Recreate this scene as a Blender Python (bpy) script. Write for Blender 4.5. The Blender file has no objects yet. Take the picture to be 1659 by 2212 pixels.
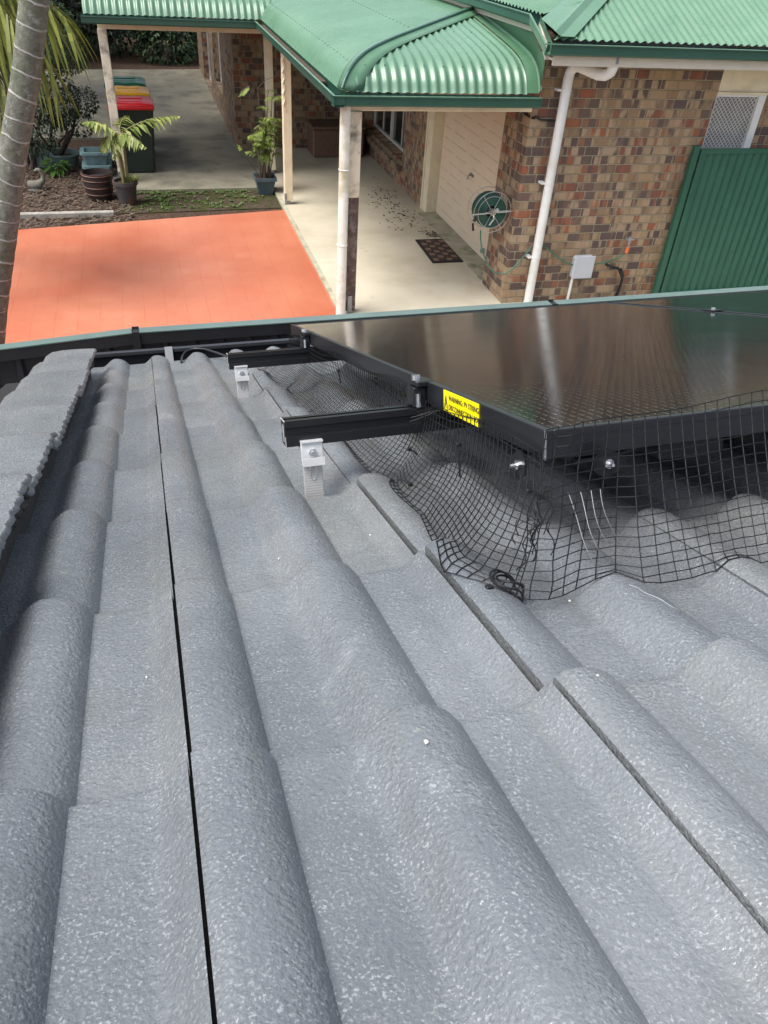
import bpy, math, random
import numpy as np
from mathutils import Vector, Matrix
random.seed(7); np.random.seed(7)
S = bpy.context.scene
COL = S.collection
# ---------------------------------------------------------------- camera, sky, sun, exposure
CAMR = np.array([[0.9629277, -0.1196872, 0.2417544], [-0.2635704, -0.6082986, 0.7486678], [0.0574529, -0.7846322, -0.6172936]])
CAM = np.array([0.0, 0.0, 3.75])
cd = bpy.data.cameras.new('camera'); cam = bpy.data.objects.new('camera', cd); COL.objects.link(cam)
r_, u_, b_ = CAMR[:, 0], -CAMR[:, 1], -CAMR[:, 2]
cam.matrix_world = Matrix(((r_[0], u_[0], b_[0], CAM[0]), (r_[1], u_[1], b_[1], CAM[1]), (r_[2], u_[2], b_[2], CAM[2]), (0, 0, 0, 1)))
cd.sensor_fit = 'VERTICAL'; cd.sensor_height = 36; cd.sensor_width = 27; cd.lens = 36 * 1660 / 2212
cd.clip_start = 0.02; cd.clip_end = 2000
S.camera = cam
S.render.resolution_x = 768; S.render.resolution_y = 1024
SUN_AZ, SUN_EL = 256.0, 61.0       # compass angle from +Y clockwise, elevation
w = bpy.data.worlds.new('World'); S.world = w; w.use_nodes = True
nt = w.node_tree; bg = nt.nodes['Background']
sky = nt.nodes.new('ShaderNodeTexSky'); sky.sky_type = 'NISHITA'; sky.sun_disc = False
sky.sun_elevation = math.radians(SUN_EL); sky.sun_rotation = math.radians(SUN_AZ)
sky.dust_density = 3.0; sky.air_density = 0.8; sky.ozone_density = 1.0
hs = nt.nodes.new('ShaderNodeHueSaturation'); hs.inputs['Saturation'].default_value = .5   # high thin overcast
nt.links.new(sky.outputs[0], hs.inputs['Color']); nt.links.new(hs.outputs[0], bg.inputs[0]); bg.inputs[1].default_value = 0.15
sl = bpy.data.lights.new('sun', 'SUN'); so = bpy.data.objects.new('sun', sl); COL.objects.link(so)
sl.energy = 1.7; sl.angle = math.radians(35); sl.color = (1.0, 0.97, 0.89)
a, e = math.radians(SUN_AZ), math.radians(SUN_EL)
sdir = Vector((math.sin(a) * math.cos(e), math.cos(a) * math.cos(e), math.sin(e)))
so.rotation_euler = sdir.to_track_quat('Z', 'Y').to_euler()
S.view_settings.view_transform = 'Standard'; S.view_settings.look = 'None'
S.view_settings.gamma = 1.0; S.view_settings.exposure = 1.15

# ---------------------------------------------------------------- helpers
def tag(o, label=None, cat=None, group=None, kind=None):
    for k, v in (('label', label), ('category', cat), ('group', group), ('kind', kind)):
        if v: o[k] = v
    return o
def thing(name, label, cat, loc=(0, 0, 0), group=None):
    o = bpy.data.objects.new(name, None); o.location = loc; o.empty_display_size = .1
    COL.objects.link(o); tag(o, label, cat, group); return o
def rootloc(p):
    while p.parent: p = p.parent
    return Vector(p.location)
class MB:
    def __init__(s): s.v = []; s.f = []
    def add(s, vs, fs):
        n = len(s.v); s.v.extend([tuple(map(float, q)) for q in vs]); s.f.extend([tuple(i + n for i in f) for f in fs]); return s
    def box(s, c, d, T=None):
        cx, cy, cz = c; x, y, z = d[0] / 2, d[1] / 2, d[2] / 2
        vs = [(cx + i * x, cy + j * y, cz + k * z) for i in (-1, 1) for j in (-1, 1) for k in (-1, 1)]
        if T: vs = [T(*q) for q in vs]
        return s.add(vs, [(0, 1, 3, 2), (4, 6, 7, 5), (0, 4, 5, 1), (2, 3, 7, 6), (0, 2, 6, 4), (1, 5, 7, 3)])
    def box2(s, a, b, T=None):
        return s.box([(a[i] + b[i]) / 2 for i in range(3)], [abs(b[i] - a[i]) for i in range(3)], T)
    def bbox(s, a, b, r=.01, T=None):      # chamfered box between corners a and b
        a = [min(a[i], b[i]) for i in range(3)]; b = [max(a[i], b[i]) for i in range(3)]
        r = min(r, *(0.45 * (b[i] - a[i]) for i in range(3)))
        P = {}
        vs = []; fs = []
        c = lambda i, sg: (a[i] if sg < 0 else b[i])
        for sx in (-1, 1):
            for sy in (-1, 1):
                for sz in (-1, 1):
                    for ax in range(3):
                        q = [c(0, sx) - sx * r, c(1, sy) - sy * r, c(2, sz) - sz * r]
                        q[ax] = c(ax, (sx, sy, sz)[ax])
                        P[(sx, sy, sz, ax)] = len(vs); vs.append(T(*q) if T else tuple(q))
        for ax in range(3):
            o1, o2 = [i for i in range(3) if i != ax]
            for sg in (-1, 1):
                quad = []
                for p, q in ((-1, -1), (1, -1), (1, 1), (-1, 1)):
                    k = [0, 0, 0]; k[ax] = sg; k[o1] = p; k[o2] = q; quad.append(P[(*k, ax)])
                fs.append(tuple(quad))
            for p in (-1, 1):
                for q in (-1, 1):
                    k1 = [0, 0, 0]; k1[ax] = -1; k1[o1] = p; k1[o2] = q; k2 = list(k1); k2[ax] = 1
                    fs.append((P[(*k1, o1)], P[(*k2, o1)], P[(*k2, o2)], P[(*k1, o2)]))
        for sx in (-1, 1):
            for sy in (-1, 1):
                for sz in (-1, 1): fs.append((P[(sx, sy, sz, 0)], P[(sx, sy, sz, 1)], P[(sx, sy, sz, 2)]))
        return s.add(vs, fs)
    def tube(s, pts, r, n=6, cap=True, closed=False):
        pts = [np.array(p, float) for p in pts]; m = len(pts)
        rr = r if hasattr(r, '__len__') else [r] * m
        vs = []; prev = None
        for i in range(m):
            if closed: t = pts[(i + 1) % m] - pts[i - 1]
            else: t = pts[min(i + 1, m - 1)] - pts[max(i - 1, 0)]
            t = t / (np.linalg.norm(t) + 1e-12)
            if prev is None:
                up = np.array([0, 0, 1.]) if abs(t[2]) < .9 else np.array([1., 0, 0]); x = np.cross(t, up)
            else: x = prev - t * (prev @ t)
            x /= np.linalg.norm(x) + 1e-12; prev = x; y = np.cross(t, x)
            for k in range(n):
                q = 2 * math.pi * k / n; vs.append(pts[i] + rr[i] * (math.cos(q) * x + math.sin(q) * y))
        fs = []
        for i in range(m if closed else m - 1):
            j = (i + 1) % m
            for k in range(n): fs.append((i * n + k, i * n + (k + 1) % n, j * n + (k + 1) % n, j * n + k))
        if cap and not closed: fs += [tuple(range(n))[::-1], tuple((m - 1) * n + k for k in range(n))]
        return s.add(vs, fs)
    def lathe(s, c, prof, n=32, sx=1, sy=1, T=None):
        vs = []
        for (r, z) in prof:
            for k in range(n):
                q = 2 * math.pi * k / n; p = (c[0] + sx * r * math.cos(q), c[1] + sy * r * math.sin(q), c[2] + z); vs.append(T(*p) if T else p)
        fs = [(i * n + k, i * n + (k + 1) % n, (i + 1) * n + (k + 1) % n, (i + 1) * n + k) for i in range(len(prof) - 1) for k in range(n)]
        return s.add(vs, fs)
    def grid(s, G):         # G[i][j] points
        G = np.asarray(G, float); a, b = G.shape[:2]
        fs = [(i * b + j, i * b + j + 1, (i + 1) * b + j + 1, (i + 1) * b + j) for i in range(a - 1) for j in range(b - 1)]
        return s.add(G.reshape(-1, 3), fs)
    def poly(s, pts, z0, z1):  # vertical prism
        n = len(pts); vs = [(x, y, z0) for x, y in pts] + [(x, y, z1) for x, y in pts]
        return s.add(vs, [tuple(range(n))[::-1], tuple(range(n, 2 * n))] + [(i, (i + 1) % n, n + (i + 1) % n, n + i) for i in range(n)])
    def sweep(s, prof, p0, p1, out):  # open profile of (outward, up) swept from p0 to p1
        out = np.array(out, float); p0 = np.array(p0, float); p1 = np.array(p1, float); G = []
        for p in (p0, p1): G.append([p + out * o + np.array([0, 0, u]) for o, u in prof])
        return s.grid(G)
    def build(s, name, m, parent=None, smooth=False, origin=None, label=None):
        me = bpy.data.meshes.new(name)
        off = rootloc(parent) if parent else Vector(origin or (0, 0, 0))
        V = np.array(s.v, float) - np.array(off)
        me.from_pydata(V.tolist(), [], s.f); me.update()
        if smooth: me.polygons.foreach_set('use_smooth', [True] * len(me.polygons))
        me.materials.append(m)
        o = bpy.data.objects.new(name, me); COL.objects.link(o)
        if parent: o.parent = parent
        else: o.location = off
        if label: o['label'] = label
        return o
def solid(o, t=.002, off=-1):
    m = o.modifiers.new('thickness', 'SOLIDIFY'); m.thickness = t; m.offset = off; return o
def autosmooth(o, ang=40):
    me = o.data; me.polygons.foreach_set('use_smooth', [True] * len(me.polygons))
    try: me.set_sharp_from_angle(angle=math.radians(ang))
    except Exception: pass
    return o
def copy_tree(o, loc, label=None):
    r = o.copy(); COL.objects.link(r); r.location = loc
    if label: r['label'] = label
    for ch in list(o.children):
        c = ch.copy(); COL.objects.link(c); c.parent = r
        for g in ch.children:
            d = g.copy(); COL.objects.link(d); d.parent = c
    return r
# ---------------------------------------------------------------- materials
class N:
    def __init__(s, name):
        s.m = bpy.data.materials.new(name); s.m.use_nodes = True; s.t = s.m.node_tree; s.b = s.t.nodes['Principled BSDF']
        s.co = s.t.nodes.new('ShaderNodeTexCoord').outputs['Object']
    def n(s, typ, **kw):
        x = s.t.nodes.new(typ)
        for k, v in kw.items():
            if k in x.inputs: x.inputs[k].default_value = v
            else: setattr(x, k, v)
        return x
    def l(s, a, b): s.t.links.new(a, b)
    def noise(s, scale, detail=4, rough=.55, vec=None, dist=0):
        x = s.n('ShaderNodeTexNoise'); x.inputs['Scale'].default_value = scale; x.inputs['Detail'].default_value = detail
        x.inputs['Roughness'].default_value = rough; x.inputs['Distortion'].default_value = dist; s.l(vec or s.co, x.inputs['Vector']); return x.outputs['Fac']
    def ramp(s, f, stops, interp='LINEAR'):
        x = s.n('ShaderNodeValToRGB'); cr = x.color_ramp; cr.interpolation = interp
        while len(cr.elements) > 1: cr.elements.remove(cr.elements[-1])
        for i, (p, c) in enumerate(stops):
            el = cr.elements[0] if i == 0 else cr.elements.new(p); el.position = p
            el.color = (*c, 1) if hasattr(c, '__len__') else (c, c, c, 1)
        s.l(f, x.inputs[0]); return x.outputs[0]
    def math(s, op, a, b=None, c=None):
        x = s.n('ShaderNodeMath', operation=op)
        for i, v in enumerate((a, b, c)):
            if v is None: continue
            if isinstance(v, (int, float)): x.inputs[i].default_value = v
            else: s.l(v, x.inputs[i])
        return x.outputs[0]
    def mix(s, f, a, b, mode='MIX'):
        x = s.n('ShaderNodeMix', data_type='RGBA', blend_type=mode)
        for sock, v in ((x.inputs[0], f), (x.inputs[6], a), (x.inputs[7], b)):
            if isinstance(v, (int, float)): sock.default_value = v
            elif isinstance(v, (tuple, list)): sock.default_value = (*v, 1) if len(v) == 3 else v
            else: s.l(v, sock)
        return x.outputs[2]
    def bump(s, h, strength=.3, dist=.01, nrm=None):
        x = s.n('ShaderNodeBump'); x.inputs['Strength'].default_value = strength; x.inputs['Distance'].default_value = dist
        s.l(h, x.inputs['Height'])
        if nrm: s.l(nrm, x.inputs['Normal'])
        s.l(x.outputs[0], s.b.inputs['Normal']); return x.outputs[0]
    def base(s, c):
        if isinstance(c, tuple): s.b.inputs['Base Color'].default_value = (*c, 1)
        else: s.l(c, s.b.inputs['Base Color'])
    def set(s, **kw):
        for k, v in kw.items():
            k = {'rough': 'Roughness', 'metal': 'Metallic', 'spec': 'Specular IOR Level', 'coat': 'Coat Weight', 'ior': 'IOR', 'coatr': 'Coat Roughness', 'trans': 'Transmission Weight', 'alpha': 'Alpha'}[k]
            if isinstance(v, (int, float)): s.b.inputs[k].default_value = v
            else: s.l(v, s.b.inputs[k])
        return s
def M(name, col, rough=.5, metal=0, spec=.5, v=.15, vs=8, bs=0, bd=.001, dirt=None, ds=3):
    q = N(name)
    f = q.noise(vs, 5, .6)
    lo = tuple(c * (1 - v) for c in col); hi = tuple(min(1, c * (1 + v)) for c in col)
    c = q.ramp(f, [(.3, lo), (.7, hi)])
    if dirt:
        g = q.ramp(q.noise(ds, 6, .65), [(.48, 0.0), (.68, 1.0)]); c = q.mix(g, c, dirt)
    q.base(c); q.set(rough=rough, metal=metal, spec=spec)
    if bs: q.bump(q.noise(bs, 4, .6), .6, bd)
    return q.m
G = {}
# roof tile: painted, granular texture
q = N('roof_tile_paint')
n2 = q.noise(4.0, 4, .5); n3 = q.noise(240, 2, .5); n1 = q.noise(60, 3, .6)
c = q.ramp(n2, [(.3, (.118, .129, .140)), (.5, (.148, .161, .173)), (.7, (.190, .203, .215))])
c = q.mix(q.ramp(q.noise(9, 7, .75, dist=.6), [(.60, .0), (.70, .38)]), c, (.31, .33, .335))
c = q.mix(q.ramp(q.noise(2.6, 4, .6), [(.5, .0), (.7, .35)]), c, (.15, .155, .13))
c = q.mix(q.ramp(n3, [(.35, .22), (.5, .0)]), c, (.11, .115, .125))
sp1 = q.ramp(q.noise(430, 2, .5), [(.57, 0.0), (.66, 1.0)]); sp2 = q.ramp(q.noise(30, 3, .6), [(.35, .15), (.6, 1.0)])
c = q.mix(q.math('MULTIPLY', q.math('MULTIPLY', sp1, sp2), .35), c, (.55, .57, .58))  # pale specks: glints off the grain painted into the colour
gi = q.n('ShaderNodeNewGeometry'); tone = q.ramp(gi.outputs['Random Per Island'], [(0, (.82, .83, .85)), (.5, (.95, .95, .96)), (1, (1.0, .99, .96))]); c = q.mix(1.0, c, tone, 'MULTIPLY')
mpg = q.n('ShaderNodeMapping'); mpg.inputs['Scale'].default_value = (1, .12, .12); q.l(q.co, mpg.inputs[0])
c = q.mix(q.ramp(q.noise(38, 5, .65, vec=mpg.outputs[0]), [(.5, .0), (.72, .30)]), c, (.11, .112, .105))
c = q.mix(q.ramp(q.noise(38, 3, .6), [(.70, .0), (.76, .5)]), c, (.24, .25, .20))
q.base(c)
h = q.math('ADD', q.math('MULTIPLY', q.noise(260, 2, .5), .9), q.math('MULTIPLY', n1, .55))
q.bump(h, .78, .0022)
q.set(rough=q.ramp(n3, [(.3, .22), (.7, .38)]), spec=.6)
G['tile'] = q.m
G['under'] = M('tile_edge_mortar', (.05, .048, .042), .9, v=.4, vs=60, bs=200, bd=.001)
G['dark'] = M('dark_void', (.01, .01, .01), .9)
# bricks
def brick(name):
    q = N(name); sp = q.n('ShaderNodeSeparateXYZ')
    geo = q.n('ShaderNodeNewGeometry'); q.l(geo.outputs['Position'], sp.inputs[0])
    u = q.math('ADD', sp.outputs[0], sp.outputs[1]); z = sp.outputs[2]
    wob = q.math('MULTIPLY', q.math('SUBTRACT', q.noise(14, 2, .5, vec=geo.outputs['Position']), .5), .022)
    row = q.math('FLOOR', q.math('DIVIDE', z, .095))
    off = q.math('MULTIPLY', q.math('MODULO', row, 2.0), .1075)
    uu = q.math('DIVIDE', q.math('ADD', u, off), .215); colr = q.math('FLOOR', uu)
    fx = q.math('MULTIPLY', q.math('FRACT', uu), .215); fz = q.math('MULTIPLY', q.math('FRACT', q.math('DIVIDE', z, .095)), .095)
    cv = q.n('ShaderNodeCombineXYZ'); q.l(colr, cv.inputs[0]); q.l(row, cv.inputs[1])
    wn = q.n('ShaderNodeTexWhiteNoise', noise_dimensions='3D'); q.l(cv.outputs[0], wn.inputs['Vector'])
    pal = q.ramp(wn.outputs['Value'], [(0, (.25, .165, .095)), (.18, (.33, .225, .135)), (.30, (.085, .056, .055)), (.46, (.135, .085, .07)), (.58, (.27, .09, .045)), (.72, (.20, .07, .045)), (.80, (.33, .22, .125)), (.88, (.19, .13, .085))], 'CONSTANT')
    # within-brick two tone flashing
    cv2 = q.n('ShaderNodeCombineXYZ'); q.l(q.math('FLOOR', q.math('MULTIPLY', uu, 2.6)), cv2.inputs[0]); q.l(row, cv2.inputs[1]); cv2.inputs[2].default_value = 5
    wn2 = q.n('ShaderNodeTexWhiteNoise', noise_dimensions='3D'); q.l(cv2.outputs[0], wn2.inputs['Vector'])
    pal2 = q.ramp(wn2.outputs['Value'], [(0, (.37, .275, .18)), (.38, (.088, .062, .06)), (.68, (.24, .10, .055)), (.78, (.33, .235, .145))], 'CONSTANT')
    cv3 = q.n('ShaderNodeCombineXYZ'); q.l(q.math('MULTIPLY', u, 9.0), cv3.inputs[0]); q.l(q.math('MULTIPLY', row, 7.3), cv3.inputs[1]); q.l(q.math('MULTIPLY', z, 2.5), cv3.inputs[2])
    soft = q.ramp(q.noise(1, 2, .5, vec=cv3.outputs[0]), [(.43, 0.0), (.55, .9)])
    c = q.mix(soft, pal, pal2)
    c = q.mix(q.ramp(q.noise(150, 3, .6, vec=geo.outputs['Position']), [(.3, .0), (.8, .35)]), c, (.20, .15, .11))
    def edge(f, size): return q.math('MINIMUM', f, q.math('SUBTRACT', size, f))
    ex = q.math('SUBTRACT', edge(fx, .215), .0); ez = edge(fz, .095)
    d = q.math('ADD', q.math('SMOOTH_MIN', ex, ez, .02), q.math('MULTIPLY', wob, .35))
    mk = q.ramp(q.math('MULTIPLY', d, 100), [(.40, 1.0), (.66, 0.0)])
    ar = q.ramp(q.math('MULTIPLY', d, 100), [(.55, .55), (1.15, 0.0)])
    c = q.mix(ar, c, (.075, .05, .035)); c = q.mix(mk, c, (.275, .235, .165))
    q.base(c); q.set(rough=.8, spec=.3)
    hgt = q.math('ADD', q.ramp(q.math('MULTIPLY', d, 100), [(.25, 0.0), (.95, 1.0)]), q.math('MULTIPLY', q.noise(90, 4, .6, vec=geo.outputs['Position']), .35))
    q.bump(hgt, .9, .008); return q.m
G['brick'] = brick('mottled_brick')
q = N('green_roof_sheet'); c = q.ramp(q.noise(1.5, 4), [(.3, (.078, .172, .105)), (.7, (.105, .215, .135))])
mpg = q.n('ShaderNodeMapping'); mpg.inputs['Scale'].default_value = (1, 1, .2); q.l(q.co, mpg.inputs[0])
c = q.mix(q.ramp(q.noise(7, 7, .7, vec=mpg.outputs[0]), [(.40, .0), (.8, .45)]), c, (.145, .235, .165))
c = q.mix(q.ramp(q.noise(5, 4, .6), [(.55, .0), (.85, .4)]), c, (.09, .15, .10)); q.base(c); q.set(rough=q.ramp(q.noise(5, 5), [(.3, .24), (.7, .42)]), spec=.6); G['green'] = q.m
G['greenflat'] = M('green_flashing', (.075, .175, .10), .36, spec=.5, v=.08, vs=2, dirt=(.11, .20, .13), ds=3)
G['dgreen'] = M('dark_green_gutter', (.028, .085, .062), .35, v=.1, vs=3)
G['gate'] = M('gate_green', (.018, .092, .058), .5, v=.1, vs=4)
G['cream'] = M('cream_paint', (.70, .63, .46), .5, v=.05, vs=6, dirt=(.60, .52, .37), ds=4)
G['creamw'] = M('weathered_cream', (.64, .58, .46), .6, v=.1, vs=8, dirt=(.16, .14, .11), ds=5)
G['brownpost'] = M('bare_brown_paint', (.085, .05, .045), .6, v=.3, vs=14, dirt=(.2, .17, .14), ds=12)
G['fascia'] = M('pale_fascia', (.62, .57, .49), .5, v=.05)
G['boxgrey'] = M('grey_plastic_box', (.42, .45, .50), .45, v=.04)
G['white'] = M('white_pvc', (.66, .68, .68), .35, v=.04, dirt=(.55, .55, .50), ds=2.5)
G['pipewht'] = M('stained_white_pipe', (.74, .74, .68), .4, v=.06, dirt=(.42, .40, .26), ds=3.5)
G['door'] = M('garage_door_paint', (.64, .53, .40), .45, v=.03, vs=3)
G['doorline'] = M('door_groove', (.54, .44, .33), .5)
G['red'] = None
q = N('red_painted_paving'); sp = q.n('ShaderNodeSeparateXYZ'); q.l(q.co, sp.inputs[0])
n = q.noise(.8, 5, .6); c = q.ramp(n, [(.3, (.41, .118, .062)), (.55, (.48, .165, .092)), (.75, (.55, .21, .13))])
c = q.mix(q.ramp(q.noise(5, 7, .7), [(.55, .0), (.75, .35)]), c, (.36, .10, .06)); c = q.mix(q.ramp(q.noise(28, 3, .6), [(.74, .0), (.78, .8)]), c, (.62, .42, .34))
bt = q.n('ShaderNodeTexBrick'); bt.offset = .0; q.l(q.co, bt.inputs['Vector']); bt.inputs['Scale'].default_value = 1
bt.inputs['Brick Width'].default_value = .235; bt.inputs['Row Height'].default_value = 1.9; bt.inputs['Mortar Size'].default_value = .0045; bt.inputs['Mortar Smooth'].default_value = .4
bt.inputs['Color1'].default_value = (0, 0, 0, 1); bt.inputs['Color2'].default_value = (0, 0, 0, 1); bt.inputs['Mortar'].default_value = (1, 1, 1, 1)
jm = q.math('MULTIPLY', bt.outputs['Fac'], q.ramp(q.noise(2.5, 3), [(.35, .12), (.7, .55)]))
c = q.mix(jm, c, (.36, .075, .035))
bt2 = q.n('ShaderNodeTexBrick'); q.l(q.co, bt2.inputs['Vector']); bt2.inputs['Scale'].default_value = 1; bt2.inputs['Brick Width'].default_value = .47; bt2.inputs['Row Height'].default_value = .235; bt2.inputs['Mortar Size'].default_value = .004
bt2.inputs['Color1'].default_value = (0, 0, 0, 1); bt2.inputs['Color2'].default_value = (1, 1, 1, 1)
c = q.mix(q.math('MULTIPLY', bt2.outputs['Fac'], .22), c, (.40, .09, .04))
c = q.mix(q.math('MULTIPLY', q.ramp(bt2.outputs['Color'], [(.8, 0.0), (.95, 1.0)]), .18), c, (.50, .10, .045))
q.base(c); q.set(rough=.42, spec=.5); q.bump(q.math('ADD', q.noise(40, 4), q.math('MULTIPLY', bt2.outputs['Fac'], -1.5)), .35, .003); G['red'] = q.m
q = N('stained_concrete'); n = q.noise(.9, 6, .6)
c = q.ramp(n, [(.25, (.38, .33, .24)), (.5, (.53, .475, .37)), (.75, (.60, .55, .44))])
c = q.mix(q.ramp(q.noise(.7, 5, .7, dist=1), [(.56, .0), (.72, .5)]), c, (.44, .30, .19))
c = q.mix(q.ramp(q.noise(3.2, 7, .7), [(.62, .0), (.75, .5)]), c, (.22, .18, .13))
q.base(c); q.set(rough=.55, spec=.4); q.bump(q.noise(60, 5), .3, .002); G['conc'] = q.m
G['slabedge'] = M('slab_edge', (.40, .37, .28), .8, v=.2, vs=5, dirt=(.16, .18, .09), ds=4)
q = N('mulch_soil'); c = q.ramp(q.noise(30, 8, .75), [(.3, (.025, .016, .012)), (.5, (.085, .055, .04)), (.7, (.19, .135, .10))])
q.base(c); q.set(rough=.95, spec=.1); q.bump(q.noise(45, 8, .8), 1, .03); G['mulch'] = q.m
q = N('mossy_soil'); c = q.ramp(q.noise(18, 8, .7), [(.3, (.035, .028, .018)), (.7, (.13, .10, .075))])
c = q.mix(q.ramp(q.noise(3.5, 6, .6), [(.45, 0.0), (.62, .8)]), c, (.045, .06, .012))
q.base(c); q.set(rough=.95, spec=.1); q.bump(q.noise(60, 8, .8), 1, .02); G['moss'] = q.m
G['mulchbit'] = M('mulch_chip', (.105, .075, .055), .9, v=.5, vs=5)
G['grass'] = M('weed_green', (.07, .12, .022), .6, v=.4, vs=6)
G['litter'] = M('dry_leaf', (.055, .035, .02), .9, v=.5, vs=20)
G['black'] = M('black_anodised', (.006, .0065, .008), .34, metal=0, spec=.45, v=.2, vs=30)
G['frame'] = M('panel_frame_black', (.010, .011, .014), .36, spec=.5, v=.15, vs=20)
G['alu'] = M('bare_aluminium', (.60, .61, .62), .42, metal=.35, v=.08, vs=30)
q = N('ribbed_aluminium'); wv = q.n('ShaderNodeTexWave'); wv.bands_direction = 'Z'; wv.inputs['Scale'].default_value = 75; q.l(q.co, wv.inputs['Vector'])
q.base((.42, .42, .42)); q.set(rough=.45, metal=.35); q.bump(wv.outputs['Fac'], .35, .0006); G['alurib'] = q.m
G['steel'] = M('bright_steel', (.72, .73, .74), .25, metal=1)
G['wire'] = M('black_coated_wire', (.006, .006, .007), .4, spec=.25, v=.2)
G['wirebare'] = M('bare_wire', (.28, .28, .27), .35, metal=.8)
G['yellow'] = M('yellow_label', (.88, .74, .0), .4, v=.03)
G['ink'] = M('black_print', (.015, .015, .012), .5)
G['fence'] = M('charcoal_fence', (.018, .019, .022), .45, v=.2, vs=3)
G['capgr'] = M('weathered_green_cap', (.095, .14, .125), .35, v=.12, vs=5)
G['gutterc'] = M('charcoal_gutter', (.020, .021, .024), .4, v=.2, vs=5)
G['strap'] = M('grey_strap', (.14, .145, .15), .5)
q = N('solar_cells'); sp = q.n('ShaderNodeSeparateXYZ'); q.l(q.co, sp.inputs[0])
fe = q.math('FRACT', q.math('DIVIDE', sp.outputs[0], .0135)); fs_ = q.math('FRACT', q.math('DIVIDE', sp.outputs[1], .0205))
line = q.math('LESS_THAN', q.math('ABSOLUTE', q.math('SUBTRACT', fe, .5)), .024)
dash = q.math('GREATER_THAN', fs_, .42)
dot = q.math('MULTIPLY', q.math('LESS_THAN', q.math('ABSOLUTE', q.math('SUBTRACT', fe, .5)), .06), q.math('LESS_THAN', q.math('ABSOLUTE', q.math('SUBTRACT', fs_, .45)), .06))
cellx = q.math('LESS_THAN', q.math('ABSOLUTE', q.math('SUBTRACT', q.math('FRACT', q.math('DIVIDE', sp.outputs[0], .186)), .5)), .494)
celly = q.math('LESS_THAN', q.math('ABSOLUTE', q.math('SUBTRACT', q.math('FRACT', q.math('DIVIDE', sp.outputs[1], .0935)), .5)), .487)
cell = q.math('MULTIPLY', cellx, celly)
mk = q.math('MULTIPLY', q.math('MAXIMUM', q.math('MULTIPLY', line, dash), dot), cell)
fing = q.math('MULTIPLY', q.math('LESS_THAN', q.math('FRACT', q.math('DIVIDE', sp.outputs[1], .0017)), .25), .10)
c = q.mix(fing, (.006, .0055, .007), (.07, .07, .075))
c = q.mix(cell, (.004, .004, .004), c); c = q.mix(mk, c, (.19, .185, .17))
q.base(c); q.set(rough=q.ramp(q.noise(5, 4), [(.3, .085), (.7, .14)]), spec=.62, ior=1.5)
q.bump(q.noise(420, 2, .5), .05, .0005); G['cells'] = q.m
G['glass'] = M('window_glass', (.02, .024, .024), .06, spec=.9)
G['frame_w'] = M('window_frame_grey', (.62, .62, .60), .4, metal=.2)
G['screen'] = M('flyscreen_grey', (.20, .20, .20), .6, v=.1)
G['binbody'] = M('bin_dark_green', (.012, .022, .018), .42, v=.15)
G['lidr'] = M('bin_lid_red', (.42, .008, .012), .33, v=.1)
G['lidy'] = M('bin_lid_yellow', (.55, .27, .005), .33, v=.1)
G['lidg'] = M('bin_lid_green', (.006, .085, .045), .33, v=.1)
G['wicker'] = None
q = N('wicker_weave'); ck = q.n('ShaderNodeTexBrick'); ck.inputs['Scale'].default_value = 1; ck.inputs['Brick Width'].default_value = .035; ck.inputs['Row Height'].default_value = .014; ck.inputs['Mortar Size'].default_value = .003
mp = q.n('ShaderNodeVectorMath', operation='MULTIPLY'); mp.inputs[1].default_value = (1, 1, 1)
cx_ = q.n('ShaderNodeSeparateXYZ'); q.l(q.co, cx_.inputs[0]); cb = q.n('ShaderNodeCombineXYZ'); q.l(q.math('ADD', cx_.outputs[2], 0.0), cb.inputs[0]); q.l(q.math('ADD', cx_.outputs[0], cx_.outputs[1]), cb.inputs[1])
q.l(cb.outputs[0], ck.inputs['Vector']); ck.inputs['Color1'].default_value = (.30, .18, .12, 1); ck.inputs['Color2'].default_value = (.21, .12, .08, 1); ck.inputs['Mortar'].default_value = (.05, .03, .02, 1)
q.base(ck.outputs['Color']); q.set(rough=.65); q.bump(ck.outputs['Fac'], -.8, .004); G['wicker'] = q.m
G['mat'] = M('mat_rubber_black', (.012, .012, .012), .85)
G['mattan'] = M('mat_tan', (.20, .12, .085), .9, v=.3, vs=30); G['matgr'] = M('mat_brown', (.05, .035, .028), .9, v=.4, vs=30)
G['hose'] = M('dark_green_hose', (.008, .062, .042), .35); G['hosel'] = M('green_hose_line', (.03, .13, .085), .4)
G['reelw'] = M('reel_wire_steel', (.42, .41, .38), .35, metal=.7)
G['timber'] = M('grey_timber', (.30, .28, .25), .8, v=.25, vs=12)
G['barrel'] = M('barrel_brown', (.028, .018, .018), .5, v=.3); G['hoop'] = M('barrel_hoop', (.12, .055, .035), .5, v=.3)
G['potg'] = M('grey_plastic_pot', (.045, .043, .045), .5, v=.2, dirt=(.12, .05, .03), ds=5)
G['potb'] = M('slate_blue_pot', (.06, .095, .115), .5, v=.15); G['tub'] = M('pale_aqua_tub', (.13, .19, .18), .45, v=.15, dirt=(.08, .09, .07), ds=4)
G['trough'] = M('teal_trough', (.13, .21, .22), .45, v=.1, dirt=(.07, .11, .12), ds=3)
G['orn'] = M('concrete_ornament', (.17, .16, .13), .85, v=.25, dirt=(.1, .1, .08), ds=8)
G['galv'] = M('galvanised', (.30, .31, .32), .45, metal=.6, v=.15)
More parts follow.
